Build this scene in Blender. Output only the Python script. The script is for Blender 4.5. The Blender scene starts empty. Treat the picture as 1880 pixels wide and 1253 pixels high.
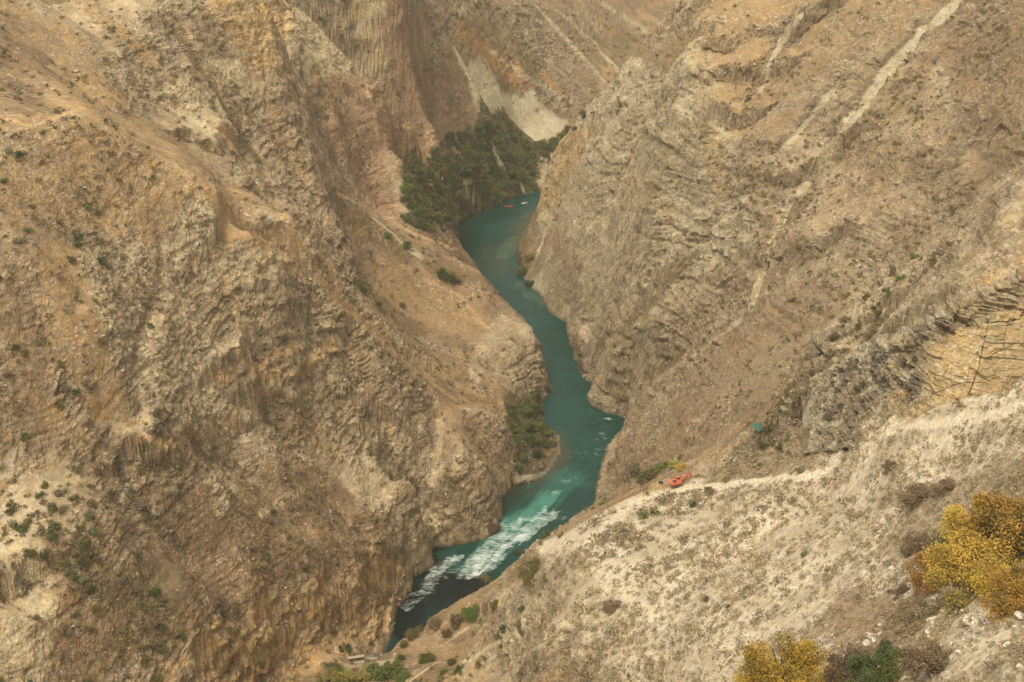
import bpy, bmesh, math, random, time
import numpy as np
from mathutils import Vector, Matrix
from mathutils.geometry import delaunay_2d_cdt
T0 = time.time()
def log(*a): print('%.1fs' % (time.time() - T0), *a)
C = bpy.context.scene.collection
sc = bpy.context.scene

# ---------------------------------------------------------------- camera
CAM_H = 400.0; PITCH = math.radians(27); FPX = 2583.0; CX, CY = 940.0, 626.5
cam = bpy.data.cameras.new('camera'); cam.sensor_width = 36; cam.lens = 36 * FPX / 1880
cam.clip_start = 1; cam.clip_end = 6000
camo = bpy.data.objects.new('camera', cam); C.objects.link(camo)
camo.location = (0, 0, CAM_H); camo.rotation_euler = (math.radians(90) - PITCH, 0, 0)
sc.camera = camo
# ---------------------------------------------------------------- sky and sun
SUN_EL, SUN_AZ = 64, -150          # degrees; azimuth measured from +Y towards +X
w = bpy.data.worlds.new('World'); sc.world = w; w.use_nodes = True
nt = w.node_tree; nt.nodes.clear()
sky = nt.nodes.new('ShaderNodeTexSky'); sky.sky_type = 'NISHITA'; sky.sun_disc = False
sky.sun_elevation = math.radians(SUN_EL); sky.sun_rotation = math.radians(SUN_AZ)
sky.dust_density = 4.0; sky.air_density = 1.5
hs = nt.nodes.new('ShaderNodeHueSaturation'); hs.inputs['Saturation'].default_value = 0.35
wm = nt.nodes.new('ShaderNodeMix'); wm.data_type = 'RGBA'; wm.blend_type = 'MULTIPLY'; wm.inputs[0].default_value = 1
wm.inputs[7].default_value = (1.0, 0.92, 0.79, 1)
bg = nt.nodes.new('ShaderNodeBackground'); bg.inputs[1].default_value = 0.15
out = nt.nodes.new('ShaderNodeOutputWorld')
nt.links.new(sky.outputs[0], hs.inputs['Color']); nt.links.new(hs.outputs[0], wm.inputs[6])
nt.links.new(wm.outputs[2], bg.inputs[0]); nt.links.new(bg.outputs[0], out.inputs[0])
sl = bpy.data.lights.new('sun', 'SUN'); sl.energy = 1.7; sl.angle = math.radians(16); sl.color = (1.0, 0.90, 0.74)
so = bpy.data.objects.new('sun', sl); C.objects.link(so)
e, a = math.radians(SUN_EL), math.radians(SUN_AZ)
sd = Vector((math.cos(e) * math.sin(a), math.cos(e) * math.cos(a), math.sin(e)))
so.rotation_euler = sd.to_track_quat('Z', 'Y').to_euler(); so.location = sd * 800
sc.view_settings.view_transform = 'Standard'; sc.view_settings.look = 'None'
sc.view_settings.exposure = 0.44; sc.view_settings.gamma = 1.0

# ---------------------------------------------------------------- helpers
def ray(px, py):
    x = (px - CX) / FPX; u = (CY - py) / FPX
    return np.array([x, math.cos(PITCH) + u * math.sin(PITCH), -math.sin(PITCH) + u * math.cos(PITCH)])
def y(px, py, Y):
    d = ray(px, py); t = Y / d[1]; return (d[0] * t, Y, CAM_H + d[2] * t)
def z(px, py, zz):
    d = ray(px, py); t = (zz - CAM_H) / d[2]; return (d[0] * t, d[1] * t, zz)

def hash3(ix, iy, iz, s):
    h = (ix.astype(np.uint32) * np.uint32(374761393) + iy.astype(np.uint32) * np.uint32(668265263)
         + iz.astype(np.uint32) * np.uint32(2147483647) + np.uint32(s * 974634777 & 0xffffffff))
    h = (h ^ (h >> np.uint32(13))) * np.uint32(1274126177)
    h = (h ^ (h >> np.uint32(16))) * np.uint32(2246822519)
    return ((h ^ (h >> np.uint32(15))) & np.uint32(0xffff)).astype(np.float32) / 32767.5 - 1
def noise3(x, yy, zz, s=0):
    x = np.asarray(x, np.float32); yy = np.asarray(yy, np.float32); zz = np.asarray(zz, np.float32) + np.zeros_like(x)
    fx, fy, fz = np.floor(x), np.floor(yy), np.floor(zz)
    ix, iy, iz = fx.astype(np.int32), fy.astype(np.int32), fz.astype(np.int32)
    u, v, ww = x - fx, yy - fy, zz - fz
    u = u * u * (3 - 2 * u); v = v * v * (3 - 2 * v); ww = ww * ww * (3 - 2 * ww)
    r = []
    for dz in (0, 1):
        a0 = hash3(ix, iy, iz + dz, s) * (1 - u) + hash3(ix + 1, iy, iz + dz, s) * u
        a1 = hash3(ix, iy + 1, iz + dz, s) * (1 - u) + hash3(ix + 1, iy + 1, iz + dz, s) * u
        r.append(a0 * (1 - v) + a1 * v)
    return r[0] * (1 - ww) + r[1] * ww
def fbm(x, yy, zz, o=4, s=0, g=0.5, ridge=False):
    t = 0; a = 1; n = 0; f = 1.0
    for i in range(o):
        v = noise3(x * f, yy * f, zz * f, s + i)
        if ridge: v = 1 - 2 * np.abs(v)
        t = t + v * a; n += a; a *= g; f *= 2.03
    return t / n
def blur(a, sig):
    r = int(3 * sig + 1); k = np.exp(-0.5 * (np.arange(-r, r + 1) / sig) ** 2); k /= k.sum()
    for ax in (0, 1):
        p = np.pad(a, [(r, r) if i == ax else (0, 0) for i in (0, 1)], mode='edge'); o = 0
        for i, kk in enumerate(k):
            o = o + kk * (p[i:i + a.shape[0], :] if ax == 0 else p[:, i:i + a.shape[1]])
        a = o
    return a
def sstep(a, b, x): 
    t = np.clip((x - a) / (b - a), 0, 1); return t * t * (3 - 2 * t)

# ---------------------------------------------------------------- shape of the canyon: surveyed points and lines
LB = [(690,1225),(704,1203),(722,1165),(726,1125),(752,1085),(762,1055),(795,1037),(793,1003),(850,1000),(888,990),(912,975),
      (921,945),(918,918),(940,893),(985,886),(1012,865),(1030,835),(1028,800),(1002,775),(997,745),(1010,722),(1003,690),(997,650),
      (985,628),(960,600),(925,560),(885,515),(855,480),(815,437),(850,401),(900,381),(958,359),(990,354),(1040,325),(1070,290),(1110,262),(1200,240)]
RB = [(700,1232),(740,1195),(820,1140),(900,1095),(960,1062),(1000,1022),(1060,985),(1088,940),(1095,880),(1115,815),(1150,797),
      (1153,768),(1110,757),(1082,742),(1075,722),(1092,708),(1065,692),(1055,665),(1043,625),(1040,592),(1005,572),(998,547),(975,527),
      (955,505),(945,470),(958,435),(985,410),(1000,385),(1030,355),(1075,330),(1140,300),(1220,275)]
LBw = [z(a, b, 0) for a, b in LB]; RBw = [z(a, b, 0) for a, b in RB]
S = []                                       # lines (densified) 
S += [LBw, RBw]
S += [[z(715,1208,8),z(730,1178,14),z(800,1122,22),z(880,1082,28),z(935,1045,45),z(975,1010,60),z(1010,992,80),z(1060,962,95),
       z(1160,912,105),z(1200,893,108),z(1270,845,116),z(1330,812,125),z(1400,775,140),z(1440,760,150)]]
S += [[y(987,300,1000),y(1000,275,995),y(1050,235,960),y(1080,205,935),y(1120,160,905),y(1170,125,880),y(1215,90,860),y(1250,60,840),
       y(1300,0,830),y(1340,-60,830),y(1400,-150,850),y(1500,-300,900)]]
S += [[y(0,205,525),y(80,230,530),y(155,192,540),y(260,262,548),y(330,300,556),y(400,345,560),y(470,358,566),y(540,420,585),
       y(600,480,600),y(620,560,615),y(622,620,622)]]
S += [[y(120,165,600),y(230,230,610),y(330,275,618),y(430,335,628),y(500,380,640)]]
S += [[y(480,0,740),y(520,100,735),y(540,200,725),y(590,350,705),y(620,430,690),y(640,500,680),y(660,560,672)]]
S += [[y(640,470,720),y(680,540,705),y(760,640,690),y(850,710,672),y(925,750,660)]]
S += [[y(620,340,800),y(700,395,795),y(755,416,800),y(815,450,795),y(866,497,780),y(918,543,768),y(985,590,742),y(995,620,730)]]
S += [[y(650,600,632),y(750,680,628),y(840,745,622),y(915,755,628),y(935,800,618),y(940,860,612)]]
S += [[y(740,0,900),y(740,60,885),y(738,110,880),y(700,185,865),y(640,170,840),y(560,165,790)]]
S += [[y(1540,800,378),y(1600,782,358),y(1700,758,326),y(1800,737,305),y(1840,703,296),y(1880,690,290),y(1950,680,290)]]
S += [[y(1720,745,343),y(1780,740,343),y(1880,720,343)],[y(1720,625,345),y(1780,610,347),y(1880,560,350)]]
S += [[y(1450,750,470),y(1500,640,462),y(1560,580,452),y(1650,530,432),y(1720,490,415),y(1780,430,402),y(1830,370,394),y(1880,310,388),y(1960,280,388)],[y(1880,300,555),y(1960,270,550)]]
S += [[y(785,292,905),y(745,322,880),y(743,395,870)],[y(745,300,884),y(790,255,908),y(830,235,955),y(875,215,990)]]
P = [y(0,1253,350),y(0,1000,385),y(0,850,410),y(0,626,440),y(0,450,470),y(0,300,500),y(0,150,590),y(0,0,640),y(0,-300,760),
 y(100,0,680),y(200,100,660),y(300,200,655),y(380,250,660),y(300,0,700),y(400,100,700),y(450,250,690),y(560,40,800),y(600,0,800),y(700,0,860),
 y(100,400,500),y(200,420,525),y(300,450,535),y(420,430,560),y(500,500,575),y(550,600,580),y(300,600,500),y(420,700,520),y(560,680,560),
 y(300,750,468),y(200,600,470),y(200,750,450),y(215,830,438),y(270,950,428),y(340,1020,420),y(400,850,480),y(560,850,530),y(480,1000,462),
 y(600,1000,495),y(150,950,402),y(120,1100,378),y(300,1100,410),y(450,1150,435),y(300,1253,388),y(500,1253,425),y(150,1253,368),
 y(650,800,560),y(750,850,550),y(850,850,575),y(900,850,590),y(850,950,570),y(750,950,540),y(720,1000,528),y(700,1080,505),y(640,1100,490),y(600,1200,462),
 z(650,1222,20),z(700,1240,24),z(760,1200,22),z(850,1150,30),z(900,1100,38),z(800,1253,35),z(700,1300,40),z(600,1300,40),z(850,1230,40),z(900,1180,50),
 z(950,1100,72),z(960,1050,72),z(1000,1050,95),z(1000,1150,105),z(1000,1253,110),z(930,1253,60),z(900,1300,60),
 y(1100,960,420),y(1100,1050,385),y(1100,1150,350),y(1100,1253,320),y(1200,930,435),y(1250,900,447),y(1300,885,440),y(1300,950,400),y(1300,1050,345),
 y(1300,1150,297),y(1300,1253,252),y(1400,850,420),y(1500,840,395),y(1500,790,415),
 y(1600,850,335),y(1750,850,290),y(1880,800,265),y(1500,950,345),y(1500,1050,285),y(1440,1150,265),y(1440,1253,205),y(1600,950,300),y(1600,1050,250),
 y(1600,1150,205),y(1600,1253,170),y(1750,950,250),y(1750,1050,205),y(1750,1150,170),y(1750,1253,145),y(1880,950,215),y(1880,1050,175),y(1880,1150,148),
 y(1880,1253,125),y(2050,1253,110),y(2050,900,205),y(2050,700,270),y(2050,400,370),y(2050,0,600),
 z(1150,890,20),z(1160,840,45),z(1125,812,6),z(1200,860,50),z(1230,830,70),z(1300,800,90),z(1370,770,110),z(1430,740,130),
 y(1880,0,638),y(1880,150,592),y(1880,-300,760),y(1700,740,350),y(1700,630,356),y(1600,760,372),y(1600,660,395),y(1600,520,570),y(1600,450,585),
 y(1600,300,630),y(1600,150,674),y(1600,0,724),y(1500,770,420),y(1500,600,570),y(1500,450,610),y(1500,300,653),y(1500,150,699),y(1500,0,751),y(1400,740,500),y(1400,600,600),
 y(1400,450,638),y(1400,300,677),y(1400,150,720),y(1400,0,765),y(1300,740,565),y(1300,600,640),y(1300,450,675),y(1300,300,706),y(1300,150,740),
 y(1300,50,768),y(1250,600,658),y(1250,300,722),y(1250,100,772),y(1750,430,560),y(1750,300,594),y(1750,150,636),y(1750,0,683),y(1700,470,560),y(1200,765,650),y(1200,700,658),y(1200,600,680),y(1200,450,705),y(1200,300,730),
 y(1200,180,770),y(1100,660,745),y(1100,600,775),y(1100,450,810),y(1100,300,840),y(1100,220,880),y(1030,450,905),y(1030,300,950),
 y(700,500,735),y(800,560,745),y(860,530,762),y(760,480,765),y(650,380,780),y(900,640,705),y(960,620,730),y(985,700,715),y(940,720,690),
 z(960,800,3),z(1000,830,2),z(960,870,2),z(970,760,5),
 y(700,-200,950),y(600,250,800),y(600,320,760),y(700,250,845),y(680,330,820),y(700,380,815),y(780,100,960),y(780,200,930),y(860,150,1000),y(870,238,1010),
 y(750,412,905),y(770,310,960),y(800,350,970),y(850,300,1010),y(880,250,1050),y(900,330,1040),y(950,300,1080),y(1000,280,1110),y(940,220,1130),
 y(840,90,1090),y(900,150,1120),y(1000,220,1160),y(960,250,1140),y(1060,225,1190),y(880,180,1060),
 y(780,0,1080),y(900,0,1200),y(1000,0,1300),y(1000,100,1230),y(1100,100,1300),y(1100,180,1240),y(1160,130,1300),y(1200,0,1500),y(1250,30,1480),
 y(1250,-100,1700),y(1000,-300,1900),y(700,-300,1100),y(300,-300,880),y(1250,-300,2000),y(1880,-300,760),
 y(-200,1253,320),y(-200,900,390),y(-200,600,430),y(-200,200,520),y(-200,0,600),y(-200,-300,740),
 (0,-80,400),(0,14,384),(0,60,300),(0,150,160),(0,300,70),(-200,150,70),(-100,250,40),(-300,-80,200),(200,-80,420),(60,20,372),(80,80,310),(400,-80,420),
 (-900,-80,300),(-900,500,420),(-900,1200,520),(-900,2100,560),(0,2100,240),(600,2100,300),(1000,1400,420),(1000,600,450),(1000,-80,440),(500,1300,160),(350,1150,60),
 (-200,1700,330),(-300,1300,300)]
pts = [tuple(p) for p in P]
for L in S:
    for a, b in zip(L[:-1], L[1:]):
        n = max(1, int(math.dist(a, b) / 8))
        for i in range(n): pts.append(tuple(a[k] + (b[k] - a[k]) * i / n for k in range(3)))
    pts.append(tuple(L[-1]))
# raster of the triangulated surface
GX0, GX1, GY0, GY1, GS = -900, 900, -80, 2060, 2.0
nx, ny = int((GX1 - GX0) / GS) + 1, int((GY1 - GY0) / GS) + 1
V2 = [Vector((p[0], p[1])) for p in pts]
res = delaunay_2d_cdt(V2, [], [], 0, 0.05, True)
vo = res[0]; ov = res[3]
vz = [pts[o[0]][2] if o else 0 for o in ov]
H = np.zeros((ny, nx), np.float32)
for f in res[2]:
    (x0, y0), (x1, y1), (x2, y2) = vo[f[0]], vo[f[1]], vo[f[2]]; z0, z1, z2 = vz[f[0]], vz[f[1]], vz[f[2]]
    i0 = max(0, int((min(x0, x1, x2) - GX0) / GS)); i1 = min(nx - 1, int((max(x0, x1, x2) - GX0) / GS) + 1)
    j0 = max(0, int((min(y0, y1, y2) - GY0) / GS)); j1 = min(ny - 1, int((max(y0, y1, y2) - GY0) / GS) + 1)
    if i1 < i0 or j1 < j0: continue
    gx = GX0 + GS * np.arange(i0, i1 + 1)[None, :]; gy = GY0 + GS * np.arange(j0, j1 + 1)[:, None]
    d = (y1 - y2) * (x0 - x2) + (x2 - x1) * (y0 - y2)
    if abs(d) < 1e-6: continue
    l0 = ((y1 - y2) * (gx - x2) + (x2 - x1) * (gy - y2)) / d; l1 = ((y2 - y0) * (gx - x2) + (x0 - x2) * (gy - y2)) / d; l2 = 1 - l0 - l1
    m = (l0 >= -1e-6) & (l1 >= -1e-6) & (l2 >= -1e-6)
    H[j0:j1 + 1, i0:i1 + 1][m] = (l0 * z0 + l1 * z1 + l2 * z2)[m]
gxx, gyy = np.meshgrid(GX0 + GS * np.arange(nx), GY0 + GS * np.arange(ny))
gxx = gxx.astype(np.float32); gyy = gyy.astype(np.float32)
# river polygon
poly = np.array([p[:2] for p in LBw] + [p[:2] for p in RBw[::-1]])
inside = np.zeros(H.shape, bool)
for (xa, ya), (xb, yb) in zip(poly, np.roll(poly, -1, 0)):
    c = (ya > gyy) != (yb > gyy)
    inside ^= c & (gxx < (xb - xa) * (gyy - ya) / (yb - ya + 1e-9) + xa)
riv = blur(inside.astype(np.float32), 2.0)
rivw = blur(inside.astype(np.float32), 9.0)
Hs = blur(H, 2.2)
# gullies: cosine waves laid across the fall line, blended from scattered cells
hb = blur(H, 7.0)
gy_, gx_ = np.gradient(hb, GS)
def gullies(wl, seed, gx_, gy_):
    sl = np.sqrt(gx_ ** 2 + gy_ ** 2) + 1e-4
    px_, py_ = -gy_ / sl, gx_ / sl
    cs = wl * 1.3; cx, cy = np.floor(gxx / cs).astype(np.int32), np.floor(gyy / cs).astype(np.int32)
    tot = 0; wt = 1e-3
    for dx in (-1, 0, 1):
        for dy in (-1, 0, 1):
            qx, qy = cx + dx, cy + dy; zz = np.zeros_like(qx)
            jx = (qx + 0.5 + 0.45 * hash3(qx, qy, zz, seed)) * cs; jy = (qy + 0.5 + 0.45 * hash3(qx, qy, zz, seed + 1)) * cs
            rx, ry = gxx - jx, gyy - jy; ww = np.exp(-(rx * rx + ry * ry) / (cs * cs) * 2.2)
            tot = tot + ww * np.cos(2 * np.pi / wl * (rx * px_ + ry * py_) + 1.5 * hash3(qx, qy, zz, seed + 2)); wt = wt + ww
    return tot / wt, sl
hp = np.array([q_[:2] for q_ in (z(1010,992,80),z(1160,912,105),y(1300,880,441),y(1500,845,392),y(1560,792,372),y(1700,758,326),y(1800,737,305),
    y(1880,690,290),y(2050,680,290),(260,-80),(60,20),y(1120,1253,320),z(1010,1150,105))])
fg = np.zeros(H.shape, bool)
for (xa, ya), (xb, yb) in zip(hp, np.roll(hp, -1, 0)):
    c = (ya > gyy) != (yb > gyy); fg ^= c & (gxx < (xb - xa) * (gyy - ya) / (yb - ya + 1e-9) + xa)
fg = np.clip(blur(fg.astype(np.float32), 2.5) + sstep(60, 30, gyy), 0, 1)
amp = 1.0
for k, (wl, am) in enumerate(((64, 4.5), (29, 1.9), (13, 0.6))):
    g, sl = gullies(wl, 11 + 7 * k, gx_, gy_)
    m = sstep(0.15, 0.8, sl) * (1 - 0.85 * fg) * (1 - sstep(0.0, 0.5, rivw))
    Hs = Hs + g * am * m
    gy_, gx_ = np.gradient(blur(Hs, 2.5 if k else 4.0), GS)
sl = np.sqrt(gx_ ** 2 + gy_ ** 2)
mland = (1 - sstep(0.02, 0.6, rivw)) 
Hs = Hs + fbm(gxx / 45, gyy / 45, Hs / 45, 3, 50) * 3.0 * mland * (1 - fg * 0.7)
Hs = np.where(inside, np.minimum(Hs, 0.3), Hs)
G = Hs * (1 - riv) - 2.6 * riv
G = np.where(inside, np.minimum(G, -0.2 - 2 * riv), G).astype(np.float32)
G = np.where(~inside & (G < 0.25), 0.25, G)

def samp(A, x, yy):
    fx = np.clip((x - GX0) / GS, 0, nx - 1.001); fy = np.clip((yy - GY0) / GS, 0, ny - 1.001)
    i = fx.astype(np.int32); j = fy.astype(np.int32); u = fx - i; v = fy - j
    return (A[j, i] * (1 - u) + A[j, i + 1] * u) * (1 - v) + (A[j + 1, i] * (1 - u) + A[j + 1, i + 1] * u) * v
def cast(px, py, A=None, start=30.0):
    """world points where the lines of sight through photo pixels meet the ground"""
    A = G if A is None else A
    px = np.atleast_1d(np.asarray(px, float)); py = np.atleast_1d(np.asarray(py, float))
    dx = (px - CX) / FPX; u = (CY - py) / FPX; dy = math.cos(PITCH) + u * math.sin(PITCH); dz = -math.sin(PITCH) + u * math.cos(PITCH)
    Y = np.full(px.shape, start); done = np.zeros(px.shape, bool)
    for it in range(1400):
        X = dx / dy * Y; Z = CAM_H + dz / dy * Y; g = samp(A, X, Y)
        done |= Z <= g
        if done.all(): break
        Y = np.where(done, Y, Y + np.clip((Z - g) * 0.35, 0.4, 8))
    X = dx / dy * Y; return X, Y, samp(A, X, Y)
# rock steps (uphill side raised) and gullies / ribs that stand out from the general slope
FEAT = []
def feat(kind, h, w, pp):
    q = cast([p[0] for p in pp], [p[1] for p in pp]); FEAT.append((kind, h, w, np.array(q[0]), np.array(q[1])))
for h, w, pp in ((8,14,[(470,738),(540,702),(620,636)]),(6,12,[(400,712),(470,694),(540,645),(570,600)]),(6,11,[(245,834),(320,826),(370,812),(435,790)]),
    (8,14,[(330,1245),(420,1200),(500,1180),(620,1120),(720,1050)]),(6,10,[(470,1130),(560,1125),(640,1085),(700,1030)]),(6,10,[(0,1062),(40,1045),(70,1030)]),
    (4.5,8,[(1230,110),(1300,85),(1400,62),(1520,22)]),(4.5,7,[(1225,170),(1300,150),(1400,132),(1450,120)]),(3.5,6,[(1240,230),(1330,215),(1400,205)]),
    (8,10,[(1450,765),(1500,722),(1560,690),(1620,650),(1680,612)]),(6,8,[(1520,640),(1580,590),(1640,560)]),(7,9,[(1350,450),(1400,470),(1470,485),(1520,450)]),
    (6,9,[(1560,270),(1500,300),(1440,330)]),(5,10,[(640,170),(690,190),(740,120)]),(5,9,[(340,255),(400,265),(440,240)]),(6,10,[(480,120),(520,90),(540,30)]),
    (6,10,[(400,420),(470,430),(540,480)]),(7,9,[(560,720),(640,700),(700,760)]),(6,9,[(700,830),(760,900),(850,900)]),(5,8,[(1010,600),(1060,620),(1120,700)]),
    (5,8,[(1120,560),(1180,540),(1260,480)]),(5,9,[(590,250),(660,280),(740,300)]),(4,9,[(980,1090),(1030,1120),(1060,1200)]),(5,9,[(900,1120),(960,1130),(990,1200)])):
    feat('step', h, w, pp)
for h, w, pp in ((-7,7,[(320,55),(380,150),(430,230),(480,320),(500,380)]),(-4,5,[(292,440),(285,540),(250,620),(225,760)]),(-4,5,[(140,550),(175,650),(195,780)]),
    (-6,8,[(195,820),(240,910),(270,950),(335,1015)]),(-5,5,[(1550,235),(1500,320),(1455,370),(1425,425),(1385,560)]),(-4,5,[(1770,0),(1640,120),(1550,235)]),
    (-4,5,[(1480,30),(1430,90),(1380,190)]),(-3,5,[(1530,170),(1480,230),(1420,290)]),(5,6,[(390,440),(430,540),(450,640),(445,720)]),(5,7,[(530,100),(590,350),(640,480)]),
    (4,5,[(170,30),(300,150),(420,255)]),(4,6,[(440,480),(520,560),(560,640)]),(-5,6,[(1850,130),(1800,240),(1830,320)]),(4,6,[(1100,660),(1200,560),(1350,440)]),
    (4,6,[(1700,90),(1600,210),(1480,340)]),(5,6,[(700,620),(760,720),(780,820)]),(-4,5,[(640,660),(700,760),(720,880)]),(5,6,[(740,900),(770,960),(790,1000)]),(-3,5,[(860,820),(870,900),(850,990)])):
    feat('rib', h, w, pp)
def feats(x, yy):
    d_ = np.zeros_like(x)
    jx_ = fbm(x / 12, yy / 12, 0, 3, 40) * 5; jy_ = fbm(x / 12, yy / 12, 0, 3, 44) * 5; am = 0.75 + 0.5 * noise3(x / 17, yy / 17, 0, 47)
    for kind, h, w_, qx, qy in FEAT:
        bb = (x > qx.min() - 3 * w_) & (x < qx.max() + 3 * w_) & (yy > qy.min() - 3 * w_) & (yy < qy.max() + 3 * w_)
        if not bb.any(): continue
        X_, Y_ = (x + jx_)[bb], (yy + jy_)[bb]; best = np.full(X_.shape, 1e9, np.float32); sg = np.zeros_like(best)
        for i in range(len(qx) - 1):
            ex, ey = qx[i + 1] - qx[i], qy[i + 1] - qy[i]; L2 = ex * ex + ey * ey + 1e-6
            t = np.clip(((X_ - qx[i]) * ex + (Y_ - qy[i]) * ey) / L2, 0, 1); rx, ry = X_ - qx[i] - t * ex, Y_ - qy[i] - t * ey
            dd = np.hypot(rx, ry); s_ = np.sign((ex * ry - ey * rx)); m = dd < best; best = np.where(m, dd, best); sg = np.where(m, s_, sg)
        if kind == 'step':                      # uphill = farther from the camera side of the line
            ori = 1.0 if (qx[-1] - qx[0]) > 0 else -1.0
            sdist = best * sg * ori; v = 1.7 * h * (sstep(-1.3, 1.3, sdist) - 0.5) * np.exp(-(best / w_) ** 2)
        else: v = 1.35 * h * np.exp(-(best / w_) ** 2)
        d_[bb] += v * am[bb]
    return d_
feat_g = feats(gxx, gyy) * (1 - sstep(0.0, 0.4, riv)); G0 = G.copy(); G = G + feat_g
log('height grid')

# ---------------------------------------------------------------- terrain mesh
NC = 1150
rows = np.concatenate([np.linspace(-75, 70, 40, endpoint=False), np.linspace(70, 330, 420, endpoint=False),
                       np.linspace(330, 860, 900, endpoint=False), np.linspace(860, 1300, 330, endpoint=False), np.linspace(1300, 2050, 130)])
NR = len(rows)
ks = np.linspace(-0.5, 0.47, NC)
Kg, Yg = np.meshgrid(ks, rows)
X = (Kg * (Yg + 90)).astype(np.float32); Y = Yg.astype(np.float32)
Z = (samp(G0, X, Y) + feats(X, Y) * (1 - sstep(0.0, 0.4, samp(riv, X, Y)))).astype(np.float32)
def normals(X, Y, Z):
    ax, ay, az = np.gradient(X, axis=1), np.gradient(Y, axis=1), np.gradient(Z, axis=1)
    bx, by, bz = np.gradient(X, axis=0), np.gradient(Y, axis=0), np.gradient(Z, axis=0)
    n = np.stack([ay * bz - az * by, az * bx - ax * bz, ax * by - ay * bx])
    return n / (np.sqrt((n ** 2).sum(0)) + 1e-9)
N = normals(X, Y, Z)
steep = sstep(0.86, 0.55, N[2]).astype(np.float32)
fgv = samp(fg.astype(np.float32), X, Y); rv = samp(rivw, X, Y); rvn = samp(riv, X, Y)
landv = 1 - sstep(0.02, 0.45, rv)
# ledges of tilted beds: the beds dip into the left wall and across the right
warp = fbm(X / 60, Y / 60, Z / 60, 3, 70)
side = sstep(-10, 90, X)
bed = Z * 0.93 - X * np.where(X < 0, 0.32, -0.10) * 1.0 + Y * 0.10 + warp * 16
def strata(b, th):
    t = b / th; f = t - np.floor(t); h = noise3(np.floor(t) * 0.73 + 5, np.floor(t) * 0 + 3.3, np.zeros_like(t), 9)
    return (sstep(0, 0.25, f) - sstep(0.75, 1, f) - 0.5) * (0.6 + 0.6 * h)
landd = 1 - sstep(0.25, 0.7, rvn)
rockm = steep * landd * (1 - 0.85 * fgv)
slab = (sstep(103, 113, X + 0.12 * (Z - 215)) * sstep(331, 335, Y) * sstep(366, 361, Y) * sstep(250, 240, Z + (X - 125) * .1)).astype(np.float32)
crag = (sstep(50, 66, X) * sstep(122, 108, X) * sstep(335, 350, Y) * sstep(500, 470, Y) * (1 - fgv) * sstep(.215, .235, X / np.maximum(Y, 50))).astype(np.float32)
rockm = np.maximum(rockm, crag * 0.9)
# ---------------------------------------------------------------- ground cover map (soil, grass, scrub and rock colours by place)
KIND = {  # two albedos that mottle together, and how much dark scrub speckles them
 'gold':  ((.35,.238,.120), (.26,.178,.097), .25), 'goldlight': ((.46,.32,.165), (.38,.26,.135), .05),
 'brown': ((.20,.138,.082), (.28,.198,.120), .5), 'dark': ((.125,.09,.05), (.17,.12,.068), .5),
 'rockp': ((.46,.38,.26), (.31,.24,.16), .3), 'pale': ((.52,.45,.30), (.38,.31,.20), .12),
 'grey':  ((.46,.395,.28), (.35,.285,.19), .15), 'yellow': ((.50,.345,.165), (.38,.26,.135), .08),
 'rockb': ((.38,.30,.20), (.28,.21,.135), .3), 'red': ((.27,.165,.105), (.34,.235,.145), .3),
 'gravel': ((.48,.43,.31), (.40,.345,.24), .06), 'soil': ((.61,.53,.42), (.46,.39,.29), .2), 'soilp': ((.68,.595,.485), (.64,.56,.46), 0),
 'green': ((.060,.065,.027), (.11,.095,.042), .6), 'olive': ((.17,.135,.055), (.22,.15,.07), .5), 'orange': ((.42,.20,.045), (.26,.155,.05), .3),
 'varnish_shade': ((.13,.10,.07), (.22,.165,.11), .0), 'crack': ((.05,.035,.02), (.08,.06,.035), 0), 'wet': ((.075,.05,.032), (.12,.085,.055), 0)}
ROUGH = {'gold': .22, 'goldlight': .12, 'brown': .42, 'dark': .5, 'red': .6, 'gravel': .2, 'soil': .3, 'soilp': .1, 'green': .5, 'olive': .45, 'orange': .35, 'pale': .75}
F = np.empty(X.shape + (8,), np.float32)
r0 = np.concatenate([KIND['rockb'][0], KIND['rockb'][1], [.35, 1]]); b0 = np.concatenate([KIND['brown'][0], KIND['gold'][0], [.35, .5]])
sm = sstep(0.78, 0.62, N[2])[..., None]
F[:] = r0 * sm + b0 * (1 - sm)
jx = (fbm(X / 22, Y / 22, Z / 22, 4, 200, 0.7) * 8).astype(np.float32); jy = (fbm(X / 22, Y / 22, Z / 22, 4, 210, 0.7) * 8).astype(np.float32)
soft = fbm(X / 6, Y / 6, Z / 6, 3, 220, 0.6).astype(np.float32)
def vec(k): return np.array(list(KIND[k][0]) + list(KIND[k][1]) + [KIND[k][2], ROUGH.get(k, 1.0)], np.float32)
def lay(sl_, m, k, st):
    m = np.clip(m * st, 0, 1)[..., None]; F[sl_] = F[sl_] * (1 - m) + vec(k) * m
def box(x0, x1, y0, y1):
    r = np.where((rows >= y0) & (rows <= y1))[0]
    if len(r) == 0: return None
    lo, hi = rows[r[0]] + 90, rows[r[-1]] + 90
    kmin, kmax = min(x0 / lo, x0 / hi), max(x1 / lo, x1 / hi)
    c = np.where((ks >= kmin) & (ks <= kmax))[0]
    return (slice(r[0], r[-1] + 1), slice(c[0], c[-1] + 1)) if len(c) else None
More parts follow.
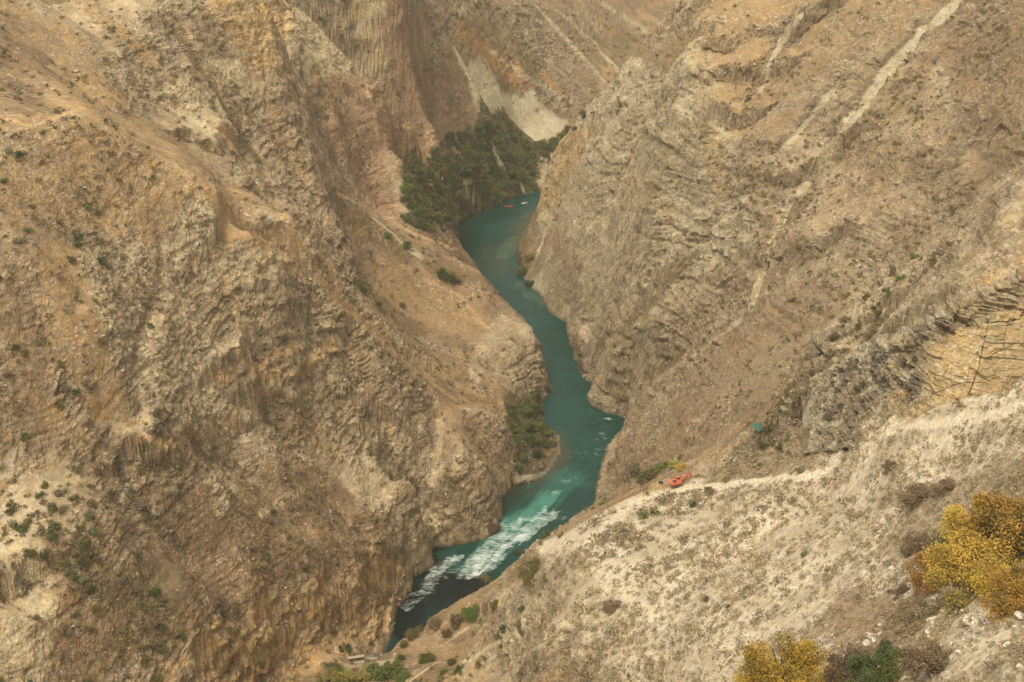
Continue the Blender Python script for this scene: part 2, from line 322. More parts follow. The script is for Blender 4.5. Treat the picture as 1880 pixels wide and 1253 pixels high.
def region(k, pp, st=1.0, jit=1.0, edge=1.6):
    qx, qy, _ = cast([p[0] for p in pp], [p[1] for p in pp]); sl_ = box(qx.min() - 16, qx.max() + 16, qy.min() - 16, qy.max() + 16)
    if sl_ is None: return
    x, yy = X[sl_] + jx[sl_] * jit, Y[sl_] + jy[sl_] * jit
    ins = np.zeros(x.shape, bool); dd = np.full(x.shape, 1e9, np.float32)
    for i in range(len(qx)):
        xa, ya, xb, yb = qx[i], qy[i], qx[(i + 1) % len(qx)], qy[(i + 1) % len(qx)]
        c = (ya > yy) != (yb > yy); ins ^= c & (x < (xb - xa) * (yy - ya) / (yb - ya + 1e-9) + xa)
        L2 = (xb - xa) ** 2 + (yb - ya) ** 2 + 1e-6; t = np.clip(((x - xa) * (xb - xa) + (yy - ya) * (yb - ya)) / L2, 0, 1)
        dd = np.minimum(dd, np.hypot(x - xa - t * (xb - xa), yy - ya - t * (yb - ya)))
    sd_ = np.where(ins, dd, -dd) + soft[sl_] * 4 * jit
    lay(sl_, sstep(-edge, edge, sd_), k, st)
def stroke(k, wpx, pp, st=1.0, jit=0.35):
    px, py = [], []
    for a, b in zip(pp[:-1], pp[1:]):
        n = max(1, int(math.dist(a, b) / 6)); 
        for i in range(n + 1): px.append(a[0] + (b[0] - a[0]) * i / n); py.append(a[1] + (b[1] - a[1]) * i / n)
    if len(pp) == 1: px, py = [pp[0][0]], [pp[0][1]]
    qx, qy, qz = cast(px, py); rad = np.sqrt(qx ** 2 + qy ** 2 + (CAM_H - qz) ** 2) * wpx / 2 / FPX
    sl_ = box(qx.min() - rad.max() * 2, qx.max() + rad.max() * 2, qy.min() - rad.max() * 2, qy.max() + rad.max() * 2)
    if sl_ is None: return
    M = np.zeros(X[sl_].shape, np.float32); x, yy, zz = X[sl_] + jx[sl_] * jit, Y[sl_] + jy[sl_] * jit, Z[sl_]
    R = rows[sl_[0]]
    for i in range(len(qx)):
        rr = np.where(np.abs(R - qy[i]) < rad[i] * 2 + 6)[0]
        if len(rr) == 0: continue
        s2 = slice(rr[0], rr[-1] + 1)
        d = np.sqrt((x[s2] - qx[i]) ** 2 + (yy[s2] - qy[i]) ** 2 + (zz[s2] - qz[i]) ** 2 * 0.7) / rad[i] + soft[sl_][s2] * 0.45
        M[s2] = np.maximum(M[s2], sstep(1.25, 0.75, d))
    lay(sl_, M, k, st)

region('rockb', [(0,0),(560,0),(740,100),(600,330),(660,560),(640,760),(700,1200),(0,1253)])
region('gold', [(0,0),(150,60),(230,200),(330,260),(400,330),(470,360),(480,450),(300,440),(130,400),(0,430)], .8)
stroke('brown', 90, [(30,60),(60,120),(20,200)]); stroke('dark', 40, [(20,150),(50,190),(90,205)], .6)
stroke('gold', 26, [(170,20),(240,70),(300,140),(420,250),(450,310)]); stroke('gold', 26, [(190,200),(260,245),(330,292)])
stroke('rockp', 40, [(150,40),(200,80),(290,160),(330,220)], .8); stroke('rockp', 40, [(230,10),(290,60),(340,140)], .7)
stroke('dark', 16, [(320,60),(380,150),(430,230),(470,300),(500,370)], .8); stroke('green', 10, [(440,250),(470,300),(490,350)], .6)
region('pale', [(300,150),(345,165),(430,240),(400,268),(345,240)]); region('pale', [(395,105),(440,110),(470,150),(450,175),(400,150)])
stroke('goldlight', 9, [(0,212),(60,235),(110,215),(150,196)]); stroke('goldlight', 8, [(230,245),(290,275),(340,290)]); stroke('goldlight', 10, [(340,342),(400,345),(460,360)], .7)
region('yellow', [(370,0),(530,0),(535,110),(500,135),(430,90)], .8)
region('rockp', [(130,430),(300,440),(470,440),(560,460),(620,560),(615,640),(470,740),(420,820),(250,830),(200,740),(170,600)])
stroke('pale', 30, [(280,470),(330,560),(260,640),(290,760)], .45); stroke('pale', 30, [(380,600),(395,680),(360,740)], .4)
region('gold', [(400,350),(500,400),(560,470),(540,500),(470,440),(380,420)], .7)
stroke('brown', 70, [(80,430),(130,540),(160,640),(190,740)], .9); stroke('gold', 30, [(130,470),(110,560),(170,660)], .6)
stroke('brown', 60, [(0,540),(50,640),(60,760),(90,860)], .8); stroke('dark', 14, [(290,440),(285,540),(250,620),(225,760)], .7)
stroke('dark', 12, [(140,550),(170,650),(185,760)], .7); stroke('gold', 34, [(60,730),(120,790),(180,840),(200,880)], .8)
stroke('yellow', 18, [(400,700),(440,690),(470,690),(540,640)], .8); stroke('yellow', 12, [(480,725),(560,680),(618,630)], .9); stroke('goldlight', 5, [(470,725),(540,695),(620,632)], .8)
stroke('yellow', 16, [(250,825),(300,818),(370,805),(430,770)], .8)
stroke('gold', 14, [(395,470),(430,560),(450,640)], .5); stroke('dark', 9, [(395,500),(430,600),(450,680)], .6)
region('gold', [(60,440),(130,440),(190,600),(230,760),(180,800),(90,640)], .7); region('brown', [(0,440),(60,470),(90,640),(80,800),(0,820)], .7)
stroke('brown', 60, [(560,700),(600,780),(640,860)], .6); stroke('gold', 30, [(480,860),(560,880),(640,900)], .6); stroke('gold', 30, [(640,870),(700,900),(710,960)], .6)
stroke('gold', 22, [(500,380),(560,430),(610,500),(625,560)], .7); stroke('gold', 24, [(420,60),(470,160),(520,260),(560,330)], .5)
region('brown', [(90,920),(260,960),(340,900),(480,880),(600,850),(730,960),(720,1040),(520,1090),(330,1200),(100,1253),(80,1010)])
region('rockp', [(0,840),(180,840),(270,980),(200,1050),(110,1000),(20,1000)], .45)
region('pale', [(0,1000),(80,1015),(90,1253),(0,1253)], .75)
stroke('green', 22, [(200,830),(240,910),(270,950),(330,1010)], .8); stroke('green', 90, [(200,1080),(300,1090),(330,1060)], .45)
stroke('rockp', 40, [(340,860),(420,890),(400,930)], .9); stroke('pale', 14, [(480,945),(530,915),(580,888)], .8)
region('yellow', [(290,1253),(380,1180),(470,1140),(600,1080),(700,990),(750,1050),(710,1150),(600,1215),(500,1253)], .75)
stroke('brown', 40, [(540,880),(640,900),(720,970)], .8); stroke('gold', 30, [(560,980),(660,1000)], .4)
region('brown', [(610,340),(760,410),(870,480),(985,590),(960,650),(880,650),(760,650),(650,520)])
region('gold', [(640,450),(760,500),(860,560),(900,640),(780,600),(690,540)], .7)
stroke('goldlight', 11, [(620,355),(690,390),(760,430),(830,458)], .9); stroke('gold', 26, [(700,480),(800,520),(860,580),(900,610)], .8); stroke('goldlight', 9, [(780,515),(850,545),(890,600)], .8)
stroke('olive', 22, [(630,400),(700,450),(800,490),(860,510)], .7); stroke('gravel', 16, [(690,405),(750,455),(770,468)], .8)
stroke('gold', 20, [(540,460),(600,530),(650,580),(760,680),(850,745),(910,748)]); stroke('goldlight', 7, [(620,560),(700,630),(800,710)], .8)
stroke('olive', 20, [(600,320),(650,420),(670,520),(740,600),(830,690)], .6)
region('rockp', [(640,620),(740,690),(830,760),(930,770),(940,900),(920,960),(800,1000),(720,1010),(640,900),(470,760),(560,700)])
region('brown', [(830,750),(900,760),(910,860),(870,880),(800,800)], .75); stroke('brown', 60, [(480,740),(560,790),(600,850)], .7)
region('rockp', [(900,600),(985,600),(1005,690),(990,760),(900,700),(860,690)], .8)
stroke('yellow', 20, [(640,640),(700,760),(720,820)], .5); stroke('yellow', 18, [(920,740),(932,860),(925,920)], .6)
region('pale', [(530,0),(735,0),(738,115),(700,190),(570,165),(530,100)], .8); stroke('yellow', 24, [(650,30),(700,60),(690,150)], .5)
region('red', [(570,170),(780,110),(875,170),(790,260),(750,390),(640,320)]); stroke('brown', 40, [(620,200),(700,300),(730,360)], .6)
region('yellow', [(780,235),(820,225),(880,180),(885,225),(820,250),(790,285),(740,310),(735,290)], .7)
region('rockb', [(700,320),(745,310),(745,395),(725,395)], .8); stroke('olive', 20, [(560,160),(600,180),(640,240)], .6)
region('brown', [(740,0),(1330,0),(1215,90),(1120,160),(1060,215),(960,170),(830,80)], 1); region('olive', [(740,0),(900,0),(1000,120),(960,170),(840,70)], .6)
stroke('olive', 60, [(780,30),(850,110),(920,160)], .5); stroke('orange', 24, [(1000,140),(1040,175)], .7); stroke('olive', 40, [(1100,100),(1180,90),(1230,40)], .5); stroke('orange', 40, [(850,60),(890,95),(940,135),(965,155)], .85); stroke('orange', 20, [(1100,40),(1150,70)], .6); stroke('olive', 30, [(1000,30),(1100,80),(1200,60)], .5)
for L_ in ([(985,15),(1060,95),(1110,150)],[(1010,10),(1080,70),(1140,135)],[(830,10),(865,35)],[(890,90),(960,140),(1050,190)],[(1100,5),(1190,60)],[(1000,110),(1040,140)],[(945,5),(990,40)]): stroke('pale', 13, L_, .75, .2)
region('gravel', [(825,80),(870,110),(950,165),(1045,222),(1052,250),(960,252),(870,190)])
region('green', [(740,400),(750,310),(800,270),(870,235),(930,210),(1000,255),(1080,205),(1060,240),(990,290),(988,350),(900,378),(830,432),(780,420)])
stroke('pale', 12, [(790,315),(810,320)]); stroke('pale', 11, [(822,340),(850,358),(880,378)], .9); stroke('gravel', 9, [(905,275),(925,310),(930,330)], .8); stroke('gravel', 9, [(955,335),(965,352),(985,350)])
region('grey', [(1000,290),(1200,120),(1350,250),(1390,450),(1330,500),(1150,650),(1090,640),(1000,540),(990,420)], 1)
region('yellow', [(1215,95),(1300,0),(1420,0),(1400,190),(1270,200)], .35); region('yellow', [(990,300),(1070,240),(1120,200),(1040,330),(1010,400),(992,390)], .75)
stroke('red', 34, [(1010,430),(1040,470),(1060,500)], .8); stroke('yellow', 40, [(1180,240),(1160,330),(1230,400)], .35); stroke('yellow', 40, [(1300,250),(1330,350)], .5)
region('rockp', [(1000,540),(1040,580),(1060,650),(1090,700),(1150,760),(1180,700),(1250,600),(1350,520),(1200,520),(1080,500)], .8)
region('rockb', [(1390,300),(1600,80),(1880,50),(1880,400),(1620,520),(1500,700),(1300,790),(1190,760),(1300,620),(1400,480)])
region('gold', [(1560,200),(1700,100),(1760,250),(1600,400),(1480,450)], .25); region('brown', [(1720,60),(1880,0),(1880,300),(1800,330),(1760,200)], .7)
region('brown', [(1280,640),(1480,520),(1560,560),(1470,720),(1330,780),(1230,760)], .6); stroke('brown', 60, [(1400,330),(1470,380)], .3)
region('rockp', [(1500,640),(1600,520),(1700,500),(1780,420),(1880,330),(1880,520),(1780,560),(1700,620),(1560,760),(1480,760)], .8)
stroke('gravel', 24, [(1770,0),(1700,60),(1640,120),(1590,190),(1550,235)], 1, .12); stroke('pale', 17, [(1550,235),(1500,320),(1455,370),(1425,425),(1400,500),(1380,570)], 1, .15)
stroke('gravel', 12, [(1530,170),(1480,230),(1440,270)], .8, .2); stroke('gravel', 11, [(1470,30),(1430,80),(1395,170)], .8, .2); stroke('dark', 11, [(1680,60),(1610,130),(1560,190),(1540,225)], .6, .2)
for k_, w_, L_ in (('pale',22,[(1310,480),(1230,545),(1130,640)]),('gravel',14,[(1360,590),(1280,650),(1200,700)]),('olive',20,[(1280,470),(1200,560),(1120,650)]),('olive',16,[(1330,610),(1250,660),(1190,690)]),('brown',22,[(1240,500),(1160,580)])): stroke(k_, w_, L_, .7, .4)
region('yellow', [(1705,640),(1780,570),(1880,520),(1880,720),(1720,765),(1700,700)], 1, .2, 1.0)
stroke('varnish_shade', 26, [(1690,650),(1700,700),(1698,745)], .7, .3); stroke('varnish_shade', 30, [(1610,680),(1640,740),(1600,760)], .6); stroke('varnish_shade', 18, [(1790,590),(1740,615)], .6)
region('brown', [(1160,800),(1400,740),(1440,770),(1270,845),(1180,900),(1110,870)], .8); stroke('rockp', 24, [(1115,810),(1110,870),(1100,920)], .9)
region('rockb', [(1280,870),(1290,840),(1400,790),(1500,750),(1540,790),(1500,850)], .8); stroke('gold', 10, [(1290,840),(1340,800),(1400,760)], .8, .2)
region('soil', [(1000,1005),(1080,955),(1165,915),(1280,882),(1500,855),(1540,800),(1700,758),(1880,700),(1880,1253),(1150,1253),(1020,1150)], 1, .5)
region('rockp', [(880,1120),(1000,1030),(1120,1080),(1160,1253),(840,1253)], .7); stroke('pale', 40, [(930,1160),(1000,1110)], .5)
stroke('soilp', 26, [(1165,925),(1230,905),(1300,897),(1400,885),(1500,872)], 1, .2); stroke('soilp', 26, [(1560,800),(1540,850),(1500,880)], .8, .3); stroke('soilp', 26, [(1640,790),(1760,775),(1880,750)], .9, .3)
stroke('soilp', 40, [(1010,1000),(1080,990),(1150,940)], .8, .3)
region('brown', [(1620,900),(1760,870),(1880,850),(1880,1080),(1750,1110),(1640,1020)], .6); region('red', [(1560,1060),(1700,1100),(1760,1200),(1560,1253),(1500,1150)], .75)
region('gravel', [(1680,1110),(1880,1080),(1880,1253),(1720,1253)], .3)
region('green', [(925,730),(990,700),(1025,790),(1000,860),(945,870)], .9); stroke('gravel', 14, [(1030,790),(1028,830),(1005,868),(950,885)], .9, .1); stroke('wet', 10, [(1000,880),(940,895)], .9, .1)
region('gravel', [(955,520),(1000,492),(1000,540),(985,540)], 1, .1); stroke('olive', 20, [(985,395),(960,440),(955,490)], .8, .2)
region('brown', [(620,1200),(700,1190),(800,1130),(900,1080),(900,1150),(820,1253),(600,1253)], .6); stroke('gravel', 9, [(1000,1040),(940,1075),(880,1140),(820,1180)], .7, .2)
stroke('soil', 9, [(750,1253),(800,1218),(860,1215),(900,1190),(960,1170)], .8, .1); stroke('gravel', 20, [(640,1225),(720,1215)], .6, .1)

lay((slice(None), slice(None)), slab * sstep(.9, .2, np.abs(soft)), 'yellow', .95); lay((slice(None), slice(None)), crag * sstep(.0, .3, fbm(X / 9, Y / 9, Z / 14, 3, 260)), 'varnish_shade', .6)
CRK = [[(1806,640),(1800,690),(1785,722),(1768,758)],[(1826,662),(1818,700),(1812,735)],[(1700,640),(1712,700),(1722,745)],[(1868,650),(1862,700)],[(1730,655),(1790,662),(1850,668)],
       [(1770,615),(1830,640),(1878,650)],[(1650,690),(1648,740)],[(1625,700),(1618,740)],[(640,660),(680,700)],[(1352,140),(1350,170)],[(1370,150),(1372,175)],[(1395,440),(1392,500)],[(1300,60),(1296,110)],[(1250,110),(1246,160)]]
for L_ in CRK: stroke('crack', 3.2, L_, .95, .12)
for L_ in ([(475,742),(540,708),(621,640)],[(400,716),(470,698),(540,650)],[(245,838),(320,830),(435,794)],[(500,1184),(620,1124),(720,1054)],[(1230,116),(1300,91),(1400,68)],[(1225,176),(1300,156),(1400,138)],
    [(785,294),(745,325)],[(560,170),(640,175),(700,190)],[(745,720),(720,700),(760,690)]): stroke('varnish_shade', 4, L_, .7, .15)  # thin dark lines under the ledges: their shade painted into the ground colour
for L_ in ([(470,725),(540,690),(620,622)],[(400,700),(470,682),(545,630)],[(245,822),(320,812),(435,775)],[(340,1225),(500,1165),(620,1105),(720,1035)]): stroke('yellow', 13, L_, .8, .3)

rockm = rockm * F[..., 7]
patch = sstep(-0.25, 0.35, fbm(X / 70, Y / 70, Z / 70, 2, 120))
disp = (strata(bed, 8.0) * 1.1 + strata(bed + 4 * warp, 2.9) * 0.7 + strata(bed - 3 * warp, 1.6) * 0.3) * rockm * (0.35 + 0.65 * patch) * (1 + 0.7 * side)
wx_ = noise3(X / 9, Y / 9, Z / 9, 60) * 4; wy_ = noise3(X / 9, Y / 9, Z / 9, 61) * 4
disp += fbm((X + wx_) / 24, (Y + wy_) / 24, Z / 24, 5, 90, 0.58, True) * (1.0 * rockm + 0.2) * (0.1 + 0.9 * landd)
disp += fbm((X + wx_ * .5) / 5, (Y + wy_ * .5) / 5, Z / 17, 3, 130, 0.6, True) * (0.35 + 0.4 * side) * rockm * (1.1 - patch)
disp += crag * (strata(bed + 2 * warp, 4.2) * 1.2 + fbm((X + wx_) / 13, (Y + wy_) / 13, Z / 13, 4, 180, 0.6, True) * 2.6)
disp += fbm(X / 2.6, Y / 2.6, Z / 2.6, 3, 95, 0.75) * (1.3 * rockm + 0.16) * (0.2 + 0.8 * landd)
def facets(u, v, q, s):
    """blocks bounded by joints: each cell is a plane with its own tilt and set-back"""
    best = np.full(u.shape, 1e9, np.float32); val = np.zeros_like(best)
    bu, bv, bq = np.floor(u - .5), np.floor(v - .5), np.floor(q - .5)
    for a_ in (0, 1):
        for b_ in (0, 1):
            for c_ in (0, 1):
                iu, iv, iq = (bu + a_).astype(np.int32), (bv + b_).astype(np.int32), (bq + c_).astype(np.int32)
                h1, h2 = hash3(iu, iv, iq, s), hash3(iu, iv, iq, s + 1)
                du, dv, dq = u - iu - .5 - .36 * h1, v - iv - .5 - .36 * h2, q - iq - .5 - .3 * h1 * h2
                d_ = du * du + dv * dv + dq * dq; m = d_ < best
                best = np.where(m, d_, best); val = np.where(m, .55 * hash3(iu, iv, iq, s + 2) + 1.1 * h2 * du + 1.1 * h1 * dv - .5 * dq, val)
    return val
ux, uy = (X + wx_ * .5) * .96 + .28 * Y, Y * .96 - .28 * X + wy_ * .5
fa = facets(ux / 13, uy / 13, (bed + warp * 3) / 7.5, 700); fb_ = facets(ux / 5.2, uy / 5.2, bed / 2.8, 720)
fc_ = facets(ux / 2.3, uy / 2.3, bed / 1.3, 760)
disp += (fa * 1.5 + fb_ * 0.7 + fc_ * 0.28) * (.68 + .32 * side) * rockm * (0.45 + 0.55 * sstep(-.3, .2, fbm(X / 50, Y / 50, Z / 50, 2, 740)))
disp = disp * (1 - 0.85 * slab) + slab * (strata(Z + X * .12 + warp, 2.4) * .35 + strata(Z + X * .10, 7.0) * .5)
disp = disp * (1 - rvn) * sstep(2600, 1200, Y)
nfac = np.where(np.isfinite(N), N, 0)
X2, Y2, Z2 = X + disp * N[0], Y + disp * N[1], Z + disp * N[2]
log('mesh arrays', NR * NC)

def grid_mesh(name, X, Y, Z, col=None, attrs=None, keep=None, smooth=True):
    nr, nc = X.shape
    me = bpy.data.meshes.new(name)
    co = np.stack([X, Y, Z], -1).reshape(-1, 3).astype(np.float32)
    j, i = np.mgrid[0:nr - 1, 0:nc - 1]; a = (j * nc + i).ravel()
    q = np.stack([a, a + 1, a + nc + 1, a + nc], 1)
    if keep is not None: q = q[keep[:-1, :-1].ravel() | keep[1:, 1:].ravel()]
    me.vertices.add(len(co)); me.vertices.foreach_set('co', co.ravel())
    me.loops.add(q.size); me.loops.foreach_set('vertex_index', q.ravel().astype(np.int32))
    me.polygons.add(len(q)); me.polygons.foreach_set('loop_start', (np.arange(len(q)) * 4).astype(np.int32))
    me.polygons.foreach_set('use_smooth', np.full(len(q), smooth))
    me.update(calc_edges=True)
    for nm, arr in (attrs or {}).items():
        if arr.ndim == 3:
            at = me.attributes.new(nm, 'FLOAT_COLOR', 'POINT'); at.data.foreach_set('color', arr.reshape(-1, 4).astype(np.float32).ravel())
        else:
            at = me.attributes.new(nm, 'FLOAT', 'POINT'); at.data.foreach_set('value', arr.ravel().astype(np.float32))
    return me
def struct(name, me, mat, kind='structure'):
    o = bpy.data.objects.new(name, me); C.objects.link(o); me.materials.append(mat); o['kind'] = kind; return o

# mottling, scrub speckle, bedding and the wet line at the water
mot = fbm(X / 11, Y / 11, Z / 11, 5, 300, 0.72); mk = (sstep(-0.14, 0.14, mot) * 0.85 + 0.05)[..., None]
colr = F[..., :3] * (1 - mk) + F[..., 3:6] * mk
fine = fbm(X / 2.2, Y / 2.2, Z / 2.2, 3, 320, 0.7); cl = fbm(X / 26, Y / 26, Z / 26, 3, 330)
scr = sstep(0.62, 0.30, 1 - (fine * 0.55 + cl * 0.5 + 0.35 * F[..., 6] + 0.22)) * np.clip(F[..., 6] * 1.7, 0, 1)
colr = colr * (1 - 0.62 * scr[..., None]) + np.array([.13, .095, .05], np.float32) * 0.62 * scr[..., None]
band = (noise3(bed / 2.3, bed * 0, bed * 0, 340) * 0.6 + noise3(bed / 0.9, bed * 0, bed * 0, 341) * 0.4) * rockm
colr = colr * (1 + 0.25 * band[..., None]) * (1 + 0.13 * fbm(X / 90, Y / 90, Z / 90, 2, 350)[..., None])
wetm = (sstep(2.4, 0.5, Z2 + noise3(X / 3, Y / 3, Z / 3, 360)) * (rv > 0.01))[..., None]
colr = colr * (1 - 0.65 * wetm)
crack = np.clip(fbm((X + wx_ * .5) / 5, (Y + wy_ * .5) / 5, Z / 17, 3, 130, 0.6, True), -1, 1)
colr = colr * (1 + sstep(15, -25, X)[..., None] * np.array([.10, .07, .03], np.float32))
colr = np.clip(colr * np.array([.99, .965, .84], np.float32), 0.01, 0.9)
colr = colr * (1 + .10 * np.clip(fa, -1, 1) * rockm + .12 * np.clip(fb_, -1, 1) * rockm + .12 * np.clip(fc_, -1, 1) * rockm)[..., None]
gcol = np.concatenate([colr, np.clip(rockm, 0, 1)[..., None]], -1).astype(np.float32)
log('painted')
# ---------------------------------------------------------------- materials
def mat(name, col=(.5,.5,.5), rough=.8, spec=.3, metal=0):
    m = bpy.data.materials.new(name); m.use_nodes = True; p = m.node_tree.nodes['Principled BSDF']
    p.inputs['Base Color'].default_value = (*col, 1); p.inputs['Roughness'].default_value = rough
    p.inputs['Specular IOR Level'].default_value = spec; p.inputs['Metallic'].default_value = metal
    return m
class NT:
    def __init__(s, m): s.t = m.node_tree; s.p = s.t.nodes['Principled BSDF']
    def n(s, k, **kw):
        o = s.t.nodes.new('ShaderNode' + k)
        for a, v in kw.items(): setattr(o, a, v)
        return o
    def l(s, a, b): s.t.links.new(a, b)
    def noise(s, vec, scale, detail=4, rough=.6, dim='3D'):
        o = s.n('TexNoise'); o.noise_dimensions = dim; o.inputs['Scale'].default_value = scale; o.inputs['Detail'].default_value = detail; o.inputs['Roughness'].default_value = rough
        if vec is not None: s.l(vec, o.inputs['Vector'])
        return o.outputs['Fac']
    def math(s, op, a, b=None, c=None, clamp=False):
        o = s.n('Math', operation=op, use_clamp=clamp)
        for i, v in enumerate((a, b, c)):
            if v is None: continue
            if isinstance(v, (int, float)): o.inputs[i].default_value = v
            else: s.l(v, o.inputs[i])
        return o.outputs[0]
    def rng(s, v, a, b, c, d):
        o = s.n('MapRange'); s.l(v, o.inputs[0])
        for i, q in enumerate((a, b, c, d)): o.inputs[i + 1].default_value = q
        return o.outputs[0]
    def mix(s, f, a, b, blend='MIX'):
        o = s.n('Mix', data_type='RGBA', blend_type=blend)
        for i, v in ((0, f), (6, a), (7, b)):
            if isinstance(v, (int, float)): o.inputs[i].default_value = v
            elif isinstance(v, tuple): o.inputs[i].default_value = (*v, 1)
            else: s.l(v, o.inputs[i])
        return o.outputs[2]
def ground_material(nm='ground'):
    m = mat(nm, rough=.95, spec=.1); t = NT(m)
    g = t.n('Attribute', attribute_name='ground'); tc = t.n('TexCoord'); P_ = tc.outputs['Object']
    mp = t.n('Mapping'); t.l(P_, mp.inputs[0]); mp.inputs['Scale'].default_value = (1, 1, 1.9); mp.inputs['Rotation'].default_value = (0.12, 0.30, 0)
    wn = t.n('TexNoise'); wn.inputs['Scale'].default_value = .5; wn.inputs['Detail'].default_value = 3; t.l(mp.outputs[0], wn.inputs['Vector'])
    vm = t.n('VectorMath', operation='MULTIPLY_ADD'); t.l(wn.outputs['Color'], vm.inputs[0]); vm.inputs[1].default_value = (1.6, 1.6, 1.6); t.l(mp.outputs[0], vm.inputs[2])
    W = vm.outputs[0]
    def cells(sc_):
        o = t.n('TexVoronoi', feature='F1'); o.inputs['Scale'].default_value = sc_; t.l(W, o.inputs['Vector'])
        sx = t.n('SeparateColor'); t.l(o.outputs['Color'], sx.inputs[0]); return sx.outputs[0], o.outputs['Distance']
    c1, d1 = cells(.42); c2, d2 = cells(1.05); c3, d3 = cells(2.3)
    sp = t.noise(mp.outputs[0], 1.5, 6, .78); big = t.noise(P_, .10, 5, .65)
    rk = g.outputs['Alpha']
    v = t.math('ADD', t.rng(c1, 0, 1, -.16, .16), t.math('ADD', t.rng(c2, 0, 1, -.26, .26), t.rng(c3, 0, 1, -.20, .20)))
    v = t.math('ADD', v, t.rng(sp, .32, .68, -.42, .42))
    v = t.math('MULTIPLY', v, t.math('MULTIPLY', t.rng(rk, 0, 1, .62, 1.0), t.rng(big, .38, .62, .65, 1.2)))
    v = t.math('ADD', v, 1.02)
    hsv = t.n('HueSaturation'); t.l(g.outputs['Color'], hsv.inputs['Color']); t.l(v, hsv.inputs['Value'])
    hue = t.noise(P_, .3, 4); t.l(t.rng(hue, .3, .7, .72, 1.12), hsv.inputs['Saturation'])
    stone = t.math('MULTIPLY', t.math('GREATER_THAN', c2, .88), t.rng(t.noise(P_, .06, 5, .65), .46, .62, 0, .6))
    c = t.mix(stone, hsv.outputs[0], (.60, .54, .42))
    dk = t.math('MULTIPLY', t.math('GREATER_THAN', t.noise(P_, .75, 5, .7), .60), t.rng(rk, 0, 1, .30, .45))
    c = t.mix(dk, c, (.13, .10, .055))
    t.l(c, t.p.inputs['Base Color'])
    h = t.math('ADD', t.math('MULTIPLY', sp, 1.3), t.math('ADD', t.math('MULTIPLY', c1, .8), t.math('MULTIPLY', c2, .45)))
    b = t.n('Bump'); b.inputs['Distance'].default_value = 1.0; t.l(h, b.inputs['Height']); t.l(t.rng(rk, 0, 1, .25, .8), b.inputs['Strength']); t.l(b.outputs[0], t.p.inputs['Normal'])
    return m
struct('terrain', grid_mesh('terrain', X2, Y2, Z2, attrs={'ground': gcol}, smooth=False), ground_material())
log('terrain built')
# the banded, jointed rock outcrop that stands at the head of the near hillside
base_ = [y(1470,800,402),y(1560,778,372),y(1640,764,352),y(1720,752,338),y(1800,742,335),y(1900,740,335)]
top_ = [y(1470,735,430),y(1560,668,398),y(1640,632,372),y(1720,585,351),y(1800,545,353),y(1900,500,355)]
def curve(pp, n):
    p = np.array(pp); u = np.linspace(0, len(p) - 1, n); i = np.minimum(u.astype(int), len(p) - 2); f = (u - i)[:, None]
    q_ = p[i] * (1 - f) + p[i + 1] * f; k_ = np.ones(31) / 31; return np.stack([np.convolve(np.pad(q_[:, c], 15, 'edge'), k_, 'valid') for c in range(3)], 1)
NU, NV = 640, 390
B_, T_ = curve(base_, NU), curve(top_, NU); v_ = np.linspace(-.45, 1.0, NV)[:, None, None]
CP = B_[None] * (1 - v_) + T_[None] * v_
back = np.linspace(0, 1, 60)[1:, None, None]; CP2 = T_[None] + back * np.array([3.0, 17.0, -1.0]) + np.array([0, 0, -9.0]) * back ** 2
CP = np.concatenate([CP, CP2]).astype(np.float32); cx, cy, cz = CP[..., 0], CP[..., 1], CP[..., 2]
vv_ = np.concatenate([np.linspace(-.45, 1.0, NV), 1 + np.linspace(0, 1, 60)[1:]])[:, None] + np.zeros_like(cx); uu_ = np.linspace(0, 5, NU)[None, :] + np.zeros_like(cx)
wv = fbm(cx / 14, cy / 14, cz / 14, 3, 800); cb = cz + cx * .14 + wv * 2.0
sl2 = sstep(2.55, 2.75, uu_ + wv * .12) * sstep(.86, .76, vv_ + wv * .1)
f1 = facets(cx / 7 + wv, cy / 7, cb / 4.2, 810); f2 = facets(cx / 2.6 + wv, cy / 2.6, cb / 1.3, 830)
def led(b, th):
    t_ = b / th; f = t_ - np.floor(t_); h = noise3(np.floor(t_) * .71 + 2, np.floor(t_) * 0 + 7.7, np.zeros_like(t_), 19); return (sstep(0, .12, f) - sstep(.82, 1, f) - .5) * (.7 + .9 * h)
do = (f1 * 2.2 + f2 * .8 + led(cb, 3.4) * 1.1 + led(cb, 1.1) * .45 + fbm(cx / 3, cy / 3, cz / 3, 4, 850, .6, True) * 1.0) * (1 - sl2) + sl2 * (led(cb, 2.3) * .13 + led(cb, .55) * .035 + f2 * .26 + f1 * .6 + 1.2)
ck = np.zeros_like(cx)
def uvline(pp, wd, st):
    global ck
    for (a1, b1), (a2, b2) in zip(pp[:-1], pp[1:]):
        ex, ey = (a2 - a1) * 24, (b2 - b1) * 22; rx, ry = (uu_ - a1) * 24 + wv * .9, (vv_ - b1) * 22 + f2 * .25; t_ = np.clip((rx * ex + ry * ey) / (ex * ex + ey * ey + 1e-6), 0, 1)
        ck = np.maximum(ck, st * sstep(wd, wd * .45, np.hypot(rx - t_ * ex, ry - t_ * ey) * (1.25 + .9 * f2 + .8 * wv)))
uvline([(4.15,.75),(4.05,.55),(3.95,.35),(3.75,.12),(3.55,-.02)], .34, 1); uvline([(4.5,.68),(4.4,.55),(4.42,.4)], .16, .7); uvline([(4.95,.72),(4.85,.40)], .26, .9)
uvline([(2.75,.80),(2.8,.5),(2.95,.25),(2.85,.05)], .26, .8); uvline([(4.1,.74),(4.6,.68),(5,.74)], .26, .8); uvline([(3.35,.6),(3.3,.3),(3.42,.05)], .10, .5); uvline([(2.9,.18),(3.5,.24),(4.1,.2)], .12, .5); uvline([(4.1,.42),(4.6,.5),(5,.45)], .14, .6);
